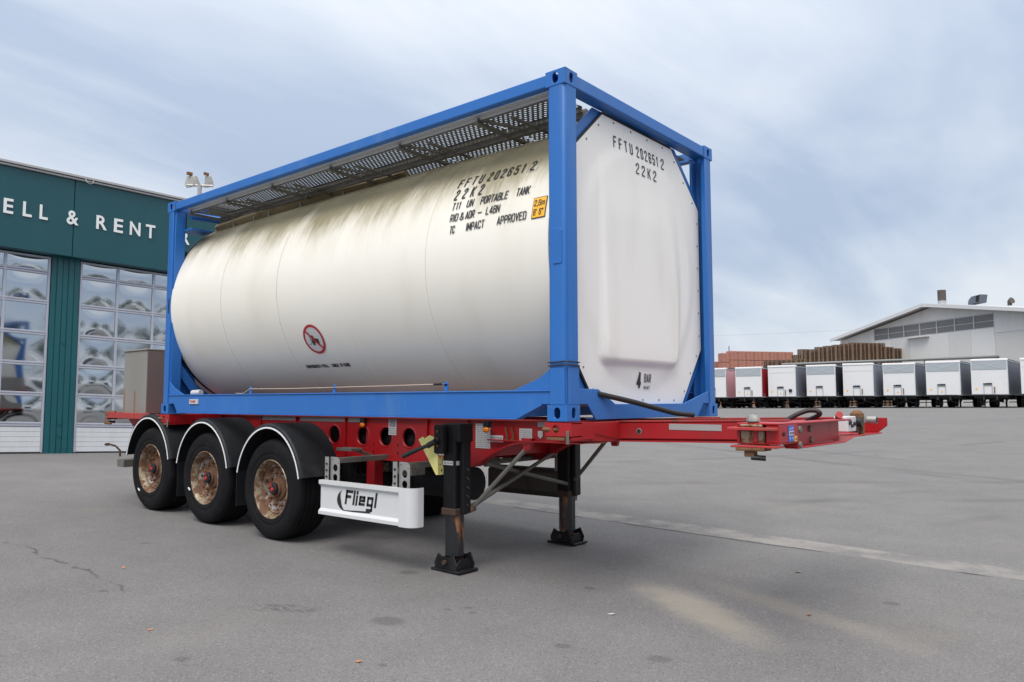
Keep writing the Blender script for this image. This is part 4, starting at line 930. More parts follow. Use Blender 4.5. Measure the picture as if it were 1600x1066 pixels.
b = B(ZC); b.box(1.10, 1.46, 1.50, 2.40, -.125, -.115); b.prism([(1.10, -.115), (1.43, -.115), (1.50, -.06), (1.50, .005), (1.46, .005), (1.10, .0)], 'y', 2.385, 2.40); b.box(1.10, 1.112, 1.42, 2.39, -.115, .0); b.box(1.10, 1.40, .35, 1.42, -.10, .0)
b.build('coupling_tray', 'red', fb, bevel=.003)
b = B(ZC); b.box(1.32, 1.42, 1.60, 1.82, -.09, .026); cb = b.build('coupling_box', 'white', tr, bevel=.006)
for (y, z, r_) in ((1.65, -.02, .018), (1.70, -.045, .012), (1.76, -.03, .016)):
    b = B(ZC); b.tube([(1.42, y, z), (1.435, y, z)], r_, 10); b.build('socket', 'hose', cb, smooth=40)
b = B(ZC); b.tube([(1.45, 1.87, -.02), (1.36, 1.87, -.02)], .036, 14); b.box(1.36, 1.42, 1.84, 1.90, -.10, -.03); b.build('air_coupling', 'hose', cb, smooth=40)
b = B(ZC); b.tube([(1.47, 2.20, -.01), (1.36, 2.20, -.01)], .030, 14); b.box(1.33, 1.40, 2.13, 2.26, -.03, .018); b.build('air_coupling', 'galv', cb, smooth=40)
b = B(ZC); b.tube([(1.476, 2.20, -.01), (1.468, 2.20, -.01)], .021, 12); b.build('coupling_seal', 'hose', cb)
b = B(ZC); b.box(1.40, 1.44, 1.93, 1.97, -.13, .0); b.build('coupling_bracket', 'rust', cb, bevel=.003)
b = B(ZC); b.tube([(1.43, 1.33, .012), (1.43, 1.33, .03), (1.46, 1.29, .045)], [.014, .014, .026], 12); b.box(1.41, 1.47, 1.31, 1.34, .012, .02); b.build('red_coupling_cap', 'redtop', cb, smooth=40)
b = B(ZC); b.lathe([(.045, 0), (.054, .015), (.052, .045), (.030, .066), (0, .074)], (1.40, 1.92, .0), 'z', 10); b.build('lock_head', 'rust', fb, smooth=25)
b = B(ZC); lp = smoothpts([(1.14, 1.12, .003), (1.205, 1.15, .045), (1.27, 1.18, .073), (1.325, 1.2, .074), (1.35, 1.21, .054), (1.31, 1.23, .028), (1.235, 1.27, .002)]); b.tube(lp, .017, 12)
tag(b.build('hose_loop', 'hose', at=(1.05, 1.3, ZC+.02), smooth=60), 'black looped air hose lying on the front end of the red chassis', 'hose')
# rear deck ----------------------------------------------------------------------
b = B(ZC); b.box(-7.62, -6.42, .02, .035, -.075, .0); b.box(-7.62, -6.42, .035, WD-.035, -.030, -.018); b.box(-7.62, -6.42, WD-.035, WD-.02, -.075, .0); b.box(-7.64, -7.62, .02, WD-.02, -.09, .0)
dk = b.build('rear_deck', 'redtop', tr, bevel=.004)
b = B(ZC); b.box(-6.42, -6.20, .03, .045, -.06, -.012); b.box(-6.42, -6.2, .045, .72, -.03, -.02); b.build('deck_extension', 'redtop', tr, bevel=.003)
b = B(ZC); b.prism([(-7.60, -.03), (-6.1, -.03), (-6.1, -.40), (-6.6, -.48), (-6.95, -.48), (-7.60, -.11)], 'y', .30, .312); b.prism([(-7.60, -.03), (-6.1, -.03), (-6.1, -.40), (-6.6, -.48), (-6.95, -.48), (-7.60, -.11)], 'y', WD-.312, WD-.30); b.box(-7.36, -7.34, .312, WD-.312, -.12, -.03)
b.build('deck_support', 'red', tr)
b = B(ZC)
for (dx, z, l) in ((0, -.01, .10), (.01, -.06, .12), (.0, -.11, .10)): b.box(-7.72+dx, -7.62, .03, .03+l, z-.035, z)
b.tube([(-7.70, .06, -.005), (-7.55, .05, .012), (-7.47, .06, .0)], .022, 8); b.tube([(-7.75, .05, -.14), (-7.55, .04, -.145)], .018, 8)
b.build('rear_lock', 'rust', tr, bevel=.003)
b = B(ZC); b.tube([(-7.70, .05, -.43), (-7.60, .05, -.425)], .019, 8); b.tube([(-7.60, .05, -.425), (-7.45, .07, -.44), (-7.38, .10, -.50), (-7.37, .10, -.58)], .013, 8); b.build('winch_handle', 'collar', tr, smooth=40)
b = B(ZC); b.box(-7.50, -7.30, .12, 2.3, -.72, -.62); b.build('underrun_bar', 'galvdull', tr, bevel=.004)
for y in (.8, 1.6):
    b = B(ZC); b.box(-7.46, -7.38, y-.03, y+.03, -.62, -.05); b.build('underrun_post', 'black', tr)
# wheels ----------------------------------------------------------------------------
WX = (-3.70, -5.01, -6.32); RT = .505
wheel_src = None
def make_wheel(cx, yo, cz):
    """yo = outer tyre face; wheel axis along y, outside towards -y"""
    c = (cx, yo, cz); at = Vector(c)
    b = B(); b.lathe([(.288, .012), (.298, .002), (.292, -.004), (.281, .004), (.272, .022), (.262, .045), (.256, .060), (.256, .12)], c, 'y', 48)
    wh = b.build('wheel', 'rimbarrel', tr, at=at, smooth=40)
    b = B(); b.lathe([(.257, .080), (.246, .070), (.236, .074), (.222, .090), (.205, .106), (.188, .112), (.150, .112), (.110, .112)], c, 'y', 48)
    d = b.build('rim_disc', 'rimdisc', wh, at=at, smooth=40)
    h0_ = None
    for k in range(10):
        a = 2*PI*(k+.5)/10; p = Vector((cx+.222*math.cos(a), yo+.0885, cz+.222*math.sin(a)))
        if h0_ is None: b = B(); b.lathe([(0, -.003), (.015, -.003), (.019, .0)], p, 'y', 8); h0_ = b.build('hand_hole', 'decal', wh, at=p)
        else: share(h0_, 'hand_hole', wh, p)
    b = B(); b.lathe([(.050, .052), (.070, .054), (.078, .060), (.082, .080), (.118, .092), (.126, .113)], (cx, yo, cz), 'y', 32); b.build('hub', 'hubrust', wh, at=at, smooth=35)
    b = B(); b.lathe([(0, -.030), (.050, -.028), (.064, -.018), (.066, .02)], (cx, yo+.050, cz), 'y', 8); b.build('hub_cap', 'plastic', wh, at=at, smooth=20)
    b = B(); b.lathe([(0, -.012), (.018, -.010), (.021, .0)], (cx+.004, yo+.021, cz-.004), 'y', 14); b.build('hub_mark', 'redcap', wh, at=at, smooth=30)
    b = B(); b.bar((cx-.006, yo+.0175, cz+.018), (cx-.026, yo+.0175, cz+.062), .010, .004, upv=(0, 1, 0)); b.build('hub_pointer', 'redcap', wh, at=at)
    n0 = None
    for k in range(10):
        a = 2*PI*k/10; p = Vector((cx+.1675*math.cos(a), yo+.110, cz+.1675*math.sin(a)))
        if n0 is None:
            b = B(); b.lathe([(0, -.042), (.009, -.042), (.0095, -.030), (.018, -.028), (.019, -.006), (.026, 0)], p, 'y', 6); n0 = b.build('wheel_nut', 'rust', wh, at=p)
        else: share(n0, 'wheel_nut', wh, p)
    # tyre: rounded shoulders, bead, grooved tread
    pf = [(.290, .020), (.300, .002), (.318, -.004), (.345, -.010), (.352, -.0065), (.358, -.0115), (.40, -.014), (.438, -.012), (.442, -.008), (.448, -.009), (.474, .004), (.490, .018), (.498, .034), (.503, .052)]
    wd_ = .385
    gro = [.078, .135, .192, .249, .306]
    for g_ in gro: pf += [(RT, g_-.010), (RT-.010, g_-.006), (RT-.010, g_+.002), (RT, g_+.006)]
    pf += [(.503, wd_-.052), (.490, wd_-.018), (.474, wd_-.004), (.44, wd_+.010), (.36, wd_+.012), (.31, wd_), (.26, wd_-.01), (.25, wd_-.1)]
    b = B(); b.lathe(pf, c, 'y', 72); b.build('tyre', 'rubber', wh, at=at, smooth=40)
    return wh
for i, x in enumerate(WX):
    zc = G(x, 0)+RT
    if wheel_src is None: wheel_src = make_wheel(x, .012, zc)
    else:
        d = Vector((x, .012, zc))-ORG[wheel_src.name]; c_ = wheel_src.copy(); COL.objects.link(c_); ORG[c_.name] = Vector((x, .012, zc)); c_.location = ORG[c_.name]-ORG[tr.name]
        ang = (0, .35, -.5)[i]; c_.rotation_euler = (0, ang, 0)
        for ch in list(wheel_src.children):
            k = ch.copy(); COL.objects.link(k); k.parent = c_
    c_ = wheel_src.copy(); COL.objects.link(c_); ORG[c_.name] = Vector((x, WD-.012, G(x, 2.4)+RT)); c_.location = ORG[c_.name]-ORG[tr.name]; c_.rotation_euler = (0, .3*i, PI)
    for ch in list(wheel_src.children):
        k = ch.copy(); COL.objects.link(k); k.parent = c_
    b = B(); b.tube([(x, .36, zc), (x, WD-.36, zc)], .065, 14); b.build('axle', 'black', tr, smooth=40)
    for y in (.72, 1.718):
        b = B(); b.box(x+.30, x+.42, y-.05, y+.05, .56, ZC-.43); b.bar((x+.36, y, .60), (x-.30, y, zc-.04), .09, .05); b.lathe([(.0, 0), (.11, 0), (.13, .05), (.11, .12), (.12, .16), (.0, .18)], (x-.36, y, zc+.02), 'z', 16)
        b.build('suspension_arm', 'black', tr, bevel=.004)
        b = B(); b.tube([(x-.1, y+.14*(1 if y < 1 else -1), zc-.02), (x-.1, y+.14*(1 if y < 1 else -1), zc+.16)], .075, 14); b.build('brake_chamber', 'rustgrey', tr, smooth=40)
for (xa, xb, z_) in ((-3.35, -2.35, ZC-.235), (-2.30, -1.60, ZC-.20), (-4.75, -3.85, ZC-.23), (-6.0, -5.1, ZC-.2)):  # black cylinders added behind the web holes so the openings look dark
    b = B(); b.tube([(xa, .96, z_), (xb, .96, z_)], .175, 20); b.build('air_tank_or_hole_backing', 'black', tr, smooth=40)
b = B(); b.tube([(-2.9, 1.1, .60), (-1.9, 1.1, .60)], .16, 20); b.build('air_tank_or_hole_backing', 'black', tr, smooth=40)
# white chalk marks on tyres
for i, (ang, rr) in enumerate(((228, .36), (205, .33))):
    x = WX[2-i]; zc = G(x, 0)+RT; b = B(); a = R(ang); b.bar((x+rr*math.cos(a)-.02, -.004, zc+rr*math.sin(a)+.01), (x+rr*math.cos(a)+.025, -.004, zc+rr*math.sin(a)-.015), .016, .008, upv=(0, 1, 0)); b.build('chalk_mark', 'whiteletter', tr)
# fenders ------------------------------------------------------------------------------
def fender(cx, far):
    zc = G(cx, 0)+RT; n = 28; b = B(); sg = 1 if not far else -1; yo = -.03 if not far else WD+.03
    a0, a1 = R(13), R(167); rx, rz = .566, .622
    rows = [(1.0, .0), (1.040, .003), (1.062, .016), (1.070, .045), (1.070, .46)]
    inn = [(1.045, .46), (1.045, .03), (1.0, .015), (.985, .012), (.985, .0)]
    pf = rows+inn; vs = []
    for k in range(n+1):
        t = a0+(a1-a0)*k/n
        for s_, d in pf: vs.append((cx+rx*s_*math.cos(t), yo+sg*d, zc+rz*s_*math.sin(t)))
    q = len(pf); b.add(vs, [(k*q+j, (k+1)*q+j, (k+1)*q+(j+1) % q, k*q+(j+1) % q) for k in range(n) for j in range(q)]+[tuple(range(q)), tuple(n*q+j for j in range(q))])
    o = b.build('fender', 'plastic', tr, smooth=35)
    b = B(); vs = []
    for k in range(n+1):
        t = a0+(a1-a0)*k/n
        for s_, d in ((.982, -.004), (1.006, -.004), (1.006, .002), (.982, .002)): vs.append((cx+rx*s_*math.cos(t), yo+sg*d, zc+rz*s_*math.sin(t)))
    b.add(vs, [(k*4+j, (k+1)*4+j, (k+1)*4+(j+1) % 4, k*4+(j+1) % 4) for k in range(n) for j in range(4)]+[(0, 1, 2, 3), (n*4, n*4+1, n*4+2, n*4+3)])
    b.build('white_edge', 'whiteletter', o)
    if not far:
        b = B()
        for t in (35, 62): b.lathe([(0, -.006), (.010, -.004), (.011, 0)], (cx+rx*1.066*math.cos(R(t)), yo+.3, zc+rz*1.066*math.sin(R(t))), 'z', 8)
        b.tube([(cx, .38, zc+.50), (cx, .70, zc+.50)], .02, 8); b.build('fender_stay', 'galvdull', o)
for x in WX: fender(x-.01, False); fender(x-.01, True)
for x in (-5.72, -4.42):
    b = B(); b.box(x-.004, x+.004, .06, .38, .28, .68); b.build('mud_flap', 'plastic', tr)
# bracket with grey top just in front of the first fender
b = B(ZC); b.box(-3.10, -2.86, .36, .50, -.345, -.315); b.bar((-2.90, .43, -.33), (-2.90, .70, -.42), .03); b.build('step_bracket', 'galvdull', tr, bevel=.004)
# side guards ------------------------------------------------------------------------------
def guard(far):
    sg = -1 if far else 1; y0 = WD if far else 0; x0, x1 = -2.885, -1.75; zt, zb = -.590, -.905
    Y = lambda d: y0+sg*d
    b = B(ZC); pr_ = [(.030, zb+.055), (.030, zt-.060), (.004, zt-.035), (.004, zt), (.050, zt), (.050, zt-.006), (.012, zt-.008), (.012, zt-.032), (.038, zt-.060), (.038, zb+.055), (.012, zb+.030), (.012, zb+.006), (.05, zb+.006), (.05, zb), (.004, zb), (.004, zb+.030)]
    b.loft([(x0, Y(d), z) for d, z in pr_], [(x1, Y(d), z) for d, z in pr_])
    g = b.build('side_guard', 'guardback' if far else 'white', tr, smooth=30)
    b = B(ZC); n = 12; vs = []                                        # rolled front end
    for k in range(n+1):
        a = PI/2*k/n; px_ = x1-.012+.085+.085*math.sin(a); py_ = .085-.085*math.cos(a)
        vs += [(px_, Y(py_), zb-.006), (px_, Y(py_), zt+.006), (px_-.006*math.sin(a), Y(py_+.006*math.cos(a)), zt+.006), (px_-.006*math.sin(a), Y(py_+.006*math.cos(a)), zb-.006)]
    vs = [(x1-.012, Y(0), zb-.006), (x1-.012, Y(0), zt+.006), (x1-.012, Y(.006), zt+.006), (x1-.012, Y(.006), zb-.006)]+vs+[(x1-.012+.170, Y(.13), zb-.006), (x1-.012+.170, Y(.13), zt+.006), (x1-.012+.164, Y(.13), zt+.006), (x1-.012+.164, Y(.13), zb-.006)]
    m = n+3; b.add(vs, [(k*4+j, (k+1)*4+j, (k+1)*4+(j+1) % 4, k*4+(j+1) % 4) for k in range(m-1) for j in range(4)]+[(0, 1, 2, 3), ((m-1)*4, (m-1)*4+1, (m-1)*4+2, (m-1)*4+3)])
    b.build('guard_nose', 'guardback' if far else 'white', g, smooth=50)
    for x in (-2.80, -1.84):
        b = B(ZC); # galvanised channel: front flange and side plate with round holes
        plate(b, [[(0, -.62), (.135, -.62), (.135, -.40), (.10, -.375), (0, -.375)], circ(.072, -.475, .034, 16), circ(.072, -.565, .034, 16), circ(.03, -.40, .008, 8), circ(.115, -.43, .006, 8)], .005, lambda u, v, w: (x+u, Y(.075)+w, v))
        b.box(x-.004, x+.002, *sorted((Y(.045), Y(.075))), -.62, -.375) if False else b.box(x-.055, x, *sorted((Y(.050), Y(.055))), -.62, -.375)
        b.build('guard_bracket', 'galv', g)
        b = B(ZC); b.box(x+.02, x+.09, *sorted((Y(.08), Y(.75))), -.435, -.385); b.build('guard_arm', 'galvdull', g, bevel=.003)
        b = B(ZC)
        for z in (-.44, -.50, -.56): b.tube([(x-.025, Y(.050), z), (x-.025, Y(.040), z)], .011, 6)
        b.build('bolt', 'hose', g)
    return g
ng = guard(False); guard(True)
# logo on the near guard: letters sheared forward, with crescent and underline
def gl(u, v): return (u, .0285, v)
b = B(ZC)
def stroke(b, pts, w, e=0):
    for p, q in zip(pts[:-1], pts[1:]):
        d = Vector((q[0]-p[0], q[1]-p[1])); L_ = d.length; d /= L_; n_ = Vector((-d.y, d.x))*w/2; p2 = (p[0]-d.x*w/2, p[1]-d.y*w/2); q2 = (q[0]+d.x*w/2, q[1]+d.y*w/2)
        b.add([gl(*LG(p2[0]-n_.x, p2[1]-n_.y)), gl(*LG(q2[0]-n_.x, q2[1]-n_.y)), gl(*LG(q2[0]+n_.x, q2[1]+n_.y)), gl(*LG(p2[0]+n_.x, p2[1]+n_.y))], [(0, 1, 2, 3)])
LX, LZ = -2.53, -.775
def LG(u, v): return (LX+u+v*.18, LZ+v)
w_ = .027
stroke(b, [(.02, .0), (.02, .105)], w_); stroke(b, [(.02, .105), (.095, .105)], w_); stroke(b, [(.02, .058), (.075, .058)], w_)
stroke(b, [(.130, .0), (.130, .105)], w_)
stroke(b, [(.170, .0), (.170, .065)], w_); stroke(b, [(.170, .098), (.170, .104)], w_)
stroke(b, [(.275, .004), (.215, .004), (.215, .066), (.275, .066), (.275, .036), (.235, .036)], w_*.9)
stroke(b, [(.385, .004), (.325, .004), (.325, .066), (.385, .066), (.385, -.040), (.325, -.040)], w_*.9)
stroke(b, [(.430, .0), (.430, .105)], w_)
cr = []
for k in range(21):
    a = R(118+k*(262-118)/20); cr.append((.03+.13*math.cos(a)*1.05, .02+.10*math.sin(a)))
ci = []
for k in range(21):
    a = R(118+k*(262-118)/20); t = math.sin(PI*k/20); ci.append((.03+(.13-.055*t)*math.cos(a)*1.05, .02+(.10-.042*t)*math.sin(a)+.003))
b.add([gl(LX+p[0], LZ+p[1]) for p in cr]+[gl(LX+p[0], LZ+p[1]) for p in ci], [(k, k+1, 22+k, 21+k) for k in range(20)])
b.add([gl(LX+.012, LZ-.080), gl(LX+.37, LZ-.066), gl(LX+.36, LZ-.050), gl(LX+.0, LZ-.068)], [(0, 1, 2, 3)])
b.build('brand_lettering', 'decal', ng)
# landing legs ------------------------------------------------------------------------------
def leg(y, far):
    x = -1.475; g0 = G(x, y); sg = -1 if far else 1
    top_ = ZC-.045
    b = B(); b.box(x-.072, x+.072, y-.072, y+.072, .47, top_-.14); b.box(x-.08, x+.125, y-.072, y+.10, top_-.16, top_)
    lg = b.build('landing_leg', 'black', tr, bevel=.012, seg=2)
    b = B(); b.box(x+.074, x+.122, y-.02, y+.075, .44, top_-.14); b.build('leg_mount', 'black', lg, bevel=.006)
    if not far:
        b = B()
        for k in range(5): b.bar((x+.123, y+.02, .82-k*.075), (x+.123, y+.045, .80-k*.075), .004, .010, upv=(1, 0, 0))
        b.build('weld_notch', 'galvdull', lg)
        b = B(); b.box(x-.07, x+.050, y-.0755, y-.0735, .85, .885); b.build('leg_sticker', 'sheet', lg)
        b = B(); b.box(x+.0735, x+.0755, y-.06, y-.022, .85, .885) ; b.build('leg_sticker', 'sheet', lg)
        b = B()
        for k in range(3): b.box(x-.055+k*.036, x-.03+k*.036, y-.0765, y-.0755, .86, .872)
        b.build('print', 'greyprint', lg)
        b = B(); b.box(x-.115, x-.0, y-.15, y-.085, top_-.26, top_-.01); gb = b.build('gearbox', 'black', lg, bevel=.018, seg=2)
        b = B();
        for z in (top_-.07, top_-.13, top_-.19): b.lathe([(0, -.014), (.010, -.014), (.012, -.002)], (x-.06, y-.15, z), 'y', 8)
        b.build('bolt', 'rust', gb)
        b = B(); b.tube([(x-.05, y-.15, top_-.14), (x-.07, y-.185, top_-.145)], .016, 8); b.tube([(x-.05, y-.185, top_-.15), (x-.13, y-.20, top_-.19)], .024, 10)
        b.tube([(x-.12, y-.20, top_-.185), (x-.20, y-.225, top_-.215), (x-.31, y-.26, top_-.262), (x-.36, y-.275, top_-.285)], [.016, .017, .022, .022], 10); b.build('crank_handle', 'hose', gb, smooth=40)
    b = B(); b.box(x-.084, x+.084, y-.084, y+.084, .425, .485); b.build('leg_collar', 'collar', lg, bevel=.008)
    b = B(); n = 8; oc_ = [(math.cos(2*PI*(k+.5)/n)*.086, math.sin(2*PI*(k+.5)/n)*.086) for k in range(n)]
    b.loft([(x+u, y+v, g0+.13) for u, v in oc_], [(x+u, y+v, .44) for u, v in oc_]); b.build('inner_tube', 'legrust', lg, bevel=.003)
    # tilting foot: base plate, two cheeks, pin
    b = B(); b.loft([(x-.17, y-.12, g0+.004), (x+.17, y-.12, g0+.004), (x+.17, y+.12, g0+.004), (x-.17, y+.12, g0+.004)], [(x-.17, y-.12, g0+.026), (x+.17, y-.12, g0+.026), (x+.17, y+.12, g0+.026), (x-.17, y+.12, g0+.026)])
    ft = b.build('foot', 'black', lg, bevel=.006)
    b = B(); ck = [(-.125, .026), (.125, .026), (.135, .07), (.09, .155), (.04, .13), (-.04, .13), (-.09, .155), (-.135, .07)]
    for yy_ in (y-.112, y+.098): b.prism([(x+u, g0+v) for u, v in ck], 'y', yy_, yy_+.014)
    ck2 = [(-.098, .026), (.098, .026), (.098, .07), (.05, .11), (-.05, .11), (-.098, .07)]
    for xx_ in (x-.115, x+.103): b.prism([(y+u, g0+v) for u, v in ck2], 'x', xx_, xx_+.012)
    b.build('foot_cheek', 'black', ft, bevel=.004)
    b = B(); b.tube([(x, y-.135, g0+.085), (x, y+.135, g0+.085)], .020, 10); b.build('foot_pin', 'collar', ft, smooth=40)
    return lg
leg(.385, False); leg(2.03, True)
# braces between the legs and beams
br = [((-1.38, .50, .47), (-.92, .72, ZC-.23)), ((-1.38, .50, .49), (-1.42, 1.75, ZC-.36)), ((-1.47, .80, ZC-.42), (-1.42, 1.95, .56)), ((-1.42, 2.05, .56), (-.78, 1.74, ZC-.20)), ((-1.75, .75, ZC-.44), (-1.62, 2.2, ZC-.42))]
for k, (p, q) in enumerate(br):
    b = B(); b.tube([p, q], .019 if k < 4 else .026, 8); b.lathe([(0, -.03), (.026, -.03), (.026, .03), (0, .03)], p, 'y', 10); b.build('brace', 'galvdull', tr, smooth=40)
for (x, y) in ((-.92, .70), (-.70, 1.73)):
    b = B(ZC); b.prism([(x-.06, -.17), (x+.06, -.17), (x+.028, -.275), (x-.028, -.275)], 'y', y-.02, y+.02); b.build('brace_lug', 'red', tr, bevel=.003)
b = B(); b.lathe([(0, -.016), (.026, -.016), (.028, 0)], (-1.36, .47, .47), 'y', 10); b.build('bolt', 'rust', tr)
b = B(ZC); b.prism([(-2.92, -.44), (-2.80, -.44), (-2.80, -.8), (-2.92, -.8)], 'y', .60, .72); b.build('spring_hanger', 'red', tr, bevel=.006)
b = B(ZC); b.box(-2.33, -2.15, .50, .68, -.55, -.44); b.tube([(-2.24, .42, -.50), (-2.24, .50, -.50)], .03, 10); b.build('valve_block', 'galvdull', tr, bevel=.006)
b = B(ZC); b.tube(smoothpts([(-.95, 1.4, -.21), (-.8, 1.4, -.235), (-.6, 1.35, -.225), (-.45, 1.3, -.19)]), .006, 6); b.build('yellow_air_line', 'yellow', tr, smooth=60)

# yellow wheel chock hanging in its holder by the near leg
wc = thing('wheel_chock', 'faded yellow plastic wheel chock hanging beside the near landing leg', 'wheel chock', (-1.62, .34, .76))
b = B(ZC); poly_ = [(-1.795, -.190), (-1.74, -.165), (-1.72, -.182), (-1.66, -.150), (-1.60, -.165), (-1.56, -.155), (-1.545, -.485), (-1.575, -.487)]
b.loft([(x-.01, .262, z) for x, z in poly_], [(x-.01, .269, z) for x, z in poly_]); b.build('side_plate', 'wedge', wc, bevel=.002)
b = B(ZC); plate(b, [[(0, -.155), (.10, -.155), (.085, -.487), (0, -.487)]]+[circ(cx_, cz_, r_, 12, r_*1.6) for cx_, cz_, r_ in ((.03, -.24, .012), (.065, -.24, .012), (.03, -.32, .016), (.065, -.32, .016), (.03, -.40, .008), (.062, -.40, .008), (.045, -.45, .009))], .006, lambda u, v, w: (-1.570+w+u*.12, .269+u, v)); b.build('ribbed_face', 'wedge', wc)

# steel cabinet on the rear deck
cb_ = thing('steel_cabinet', 'tall grey steel cabinet with rust runs on the rear deck of the red trailer', 'cabinet', (-6.99, WD/2, ZC))
b = B(ZC); b.box(-7.37, -6.72, .11, 2.32, -.012, .805); b.build('cabinet_body', 'steelbox', cb_, bevel=.006)
b = B(ZC); b.box(-6.718, -6.708, .118, 2.312, -.010, .80); b.build('front_sheet', 'brownsheet', cb_, bevel=.003)
b = B(ZC); b.box(-7.385, -6.705, .095, 2.335, .806, .826); b.build('lid', 'steelbox', cb_, bevel=.004)

# ------------------------------------------------------------------ row of parked trailers across the yard
ROW = [(-34.6, 65.2, 'coal', 1, 0), (-31.30, 66.2, 'pink', 1, 0), (-27.44, 65.42, 'crimson', 1, 0), (-24.47, 65.94, 'slate', 0, 1), (-21.2, 66.72, 'coal', 1, 0), (-18.2, 67.4, 'bluegrey', 0, 0), (-15.01, 67.98, 'slate', 1, 0), (-11.63, 68.0, 'slate', 1, 0), (-8.26, 67.74, 'slate', 1, 0), (-4.81, 67.36, 'bluegrey', 0, 0), (-1.5, 67.2, 'slate', 1, 0)]
LAB = {1: 'white front curtain trailer with pale pink side, next to the blue container post', 2: 'white front curtain trailer with bright red side tarpaulin', 3: 'all-white front trailer with a small black box beside its connector door',
       4: 'white front trailer with black side, between the boxed one and the all-white one', 5: 'all-white front trailer without marks, blue grey side, middle of the parked row', 6: 'grey topped white trailer with yellow triangle and slate side, third from the right end',
       7: 'grey topped white trailer below the hall window band, second from the right end', 8: 'grey topped white trailer with slate side, fully in view nearest the right edge', 9: 'trailer cut by the right edge of the photo, last of the row'}
def far_trailer(i, x, y, cur, grey, blk):
    w, h0, h1, ln = 2.55, 1.08, 3.92+(.0, .03, -.02, .04, 0, .05, -.03, .0, .03, -.02, 0)[i], 13.6; g = G(x+1.3, y)
    t = thing('parked_trailer', LAB.get(i, 'white front curtain trailer outside the right edge of the parked row' if i > 8 else 'white front curtain trailer hidden behind the blue container post'), 'trailer', (x+w/2, y, g), 'curtain trailers parked in a row')
    def T(): return B(g)
    b = T(); b.box(x+.03, x+w-.03, y, y+.12, h0, h1-.16); b.box(x, x+.07, y-.02, y+.14, h0, h1-.14); b.box(x+w-.07, x+w, y-.02, y+.14, h0, h1-.14)
    fw_ = b.build('front_wall', 'vanwhite', t, bevel=.02)
    b = T(); b.box(x-.02, x+w+.02, y-.05, y+.4, h1-.17, h1); b.build('roof_cap', 'capwhite', t, bevel=.03)
    b = T(); b.box(x+.02, x+w-.02, y+.4, y+ln, h1-.14, h1-.02); b.build('roof', 'dark', t)
    b = T()
    n = 34                                                          # slightly billowed side curtain
    for side in (1, 0):
        vs = []
        for j in range(n+1):
            yy_ = y+.16+(ln-.3)*j/n
            for k, z in enumerate((h0-.02, h0+.6, 2.4, 3.2, h1-.14)):
                d = .018*math.sin(j*1.9)+(.03 if 0 < k < 4 else 0); vs.append(((x+w-.02+d) if side else (x+.02-d), yy_, z))
        b.add(vs, [(j*5+k, (j+1)*5+k, (j+1)*5+k+1, j*5+k+1) for j in range(n) for k in range(4)])
    b.build('side_curtain', 'curtain_'+cur, t, smooth=60)
    b = T(); b.box(x+w-.03, x+w+.012, y+.1, y+ln, h1-.2, h1-.08); b.box(x+w-.03, x+w+.012, y+.1, y+ln, h0-.05, h0+.03)
    for k in range(9): b.box(x+w+.004, x+w+.016, y+.6+k*1.45, y+.64+k*1.45, h0, h0+.35)
    b.build('side_rail', 'greypanel', t)
    if grey:
        b = T(); b.box(x+.06, x+w-.06, y-.03, y-.002, h1-.86, h1-.175); gp_ = b.build('spoiler_panel', 'greypanel', fw_)
        b = T(); b.bar((x+.45, y-.036, h1-.80), (x+w-.45, y-.036, h1-.26), .05, .01, upv=(0, 1, 0)); b.bar((x+.45, y-.040, h1-.26), (x+w-.45, y-.040, h1-.80), .05, .01, upv=(0, 1, 0)); b.build('cross_line', 'greyline', gp_)
    else:
        b = T(); b.box(x+.1, x+w-.1, y-.012, y-.002, h1-.70, h1-.685); b.build('panel_joint', 'greypanel', fw_)
    xm = x+.85
    b = T(); b.box(xm, xm+.04, y-.05, y-.002, h0, h0+.75); b.box(xm+.58, xm+.62, y-.05, y-.002, h0, h0+.75); b.box(xm, xm+.62, y-.05, y-.002, h0+.72, h0+.76); b.build('connector_frame', 'greypanel', fw_)
    b = T()
    for q, ww in ((.02, .12), (.18, .10), (.32, .14), (.48, .1)): b.box(xm+q, xm+q+ww, y-.09, y-.01, h0+.80, h0+.88+.04*(q > .1))
    b.box(xm-.02, xm+.60, y-.06, y-.01, h0+.86, h0+.90); b.build('connector_row', 'hose', fw_)
    b = T(); b.box(x+.28, x+.42, y-.008, y-.002, h0+.36, h0+.52); b.build('yellow_sticker', 'yellow', fw_)
    if i in (2, 3, 6, 7): b = T(); b.prism([(xm+.22, h0+.22), (xm+.40, h0+.22), (xm+.31, h0+.38)], 'y', y-.012, y-.002); b.build('warning_triangle', 'yellow', fw_)
    if i % 3 != 1: b = T(); b.box(xm+.72, xm+.80, y-.06, y-.002, h0+.12, h0+.62); b.build('hose_rack', 'pallet', fw_)
    if blk: b = T(); b.box(x+1.95, x+2.22, y-.14, y-.002, h0+.42, h0+.68); b.build('black_box', 'hose', fw_, bevel=.02)
    # underframe, legs, wheels
    b = T(); b.box(x+.08, x+w-.08, y+.05, y+ln, h0-.10, h0-.02); b.box(x+.75, x+.88, y+.1, y+ln, h0-.42, h0-.10); b.box(x+w-.88, x+w-.75, y+.1, y+ln, h0-.42, h0-.10)
    for yy_ in (.5, 2.2, 4.4): b.box(x+.1, x+w-.1, y+yy_, y+yy_+.12, h0-.3, h0-.1)
    ub = b.build('underframe', 'under', t)
    b = T(); b.box(x+.9, x+1.65, y+3.2, y+4.4, .45, .95); b.build('pallet_box', 'under', t, bevel=.03)
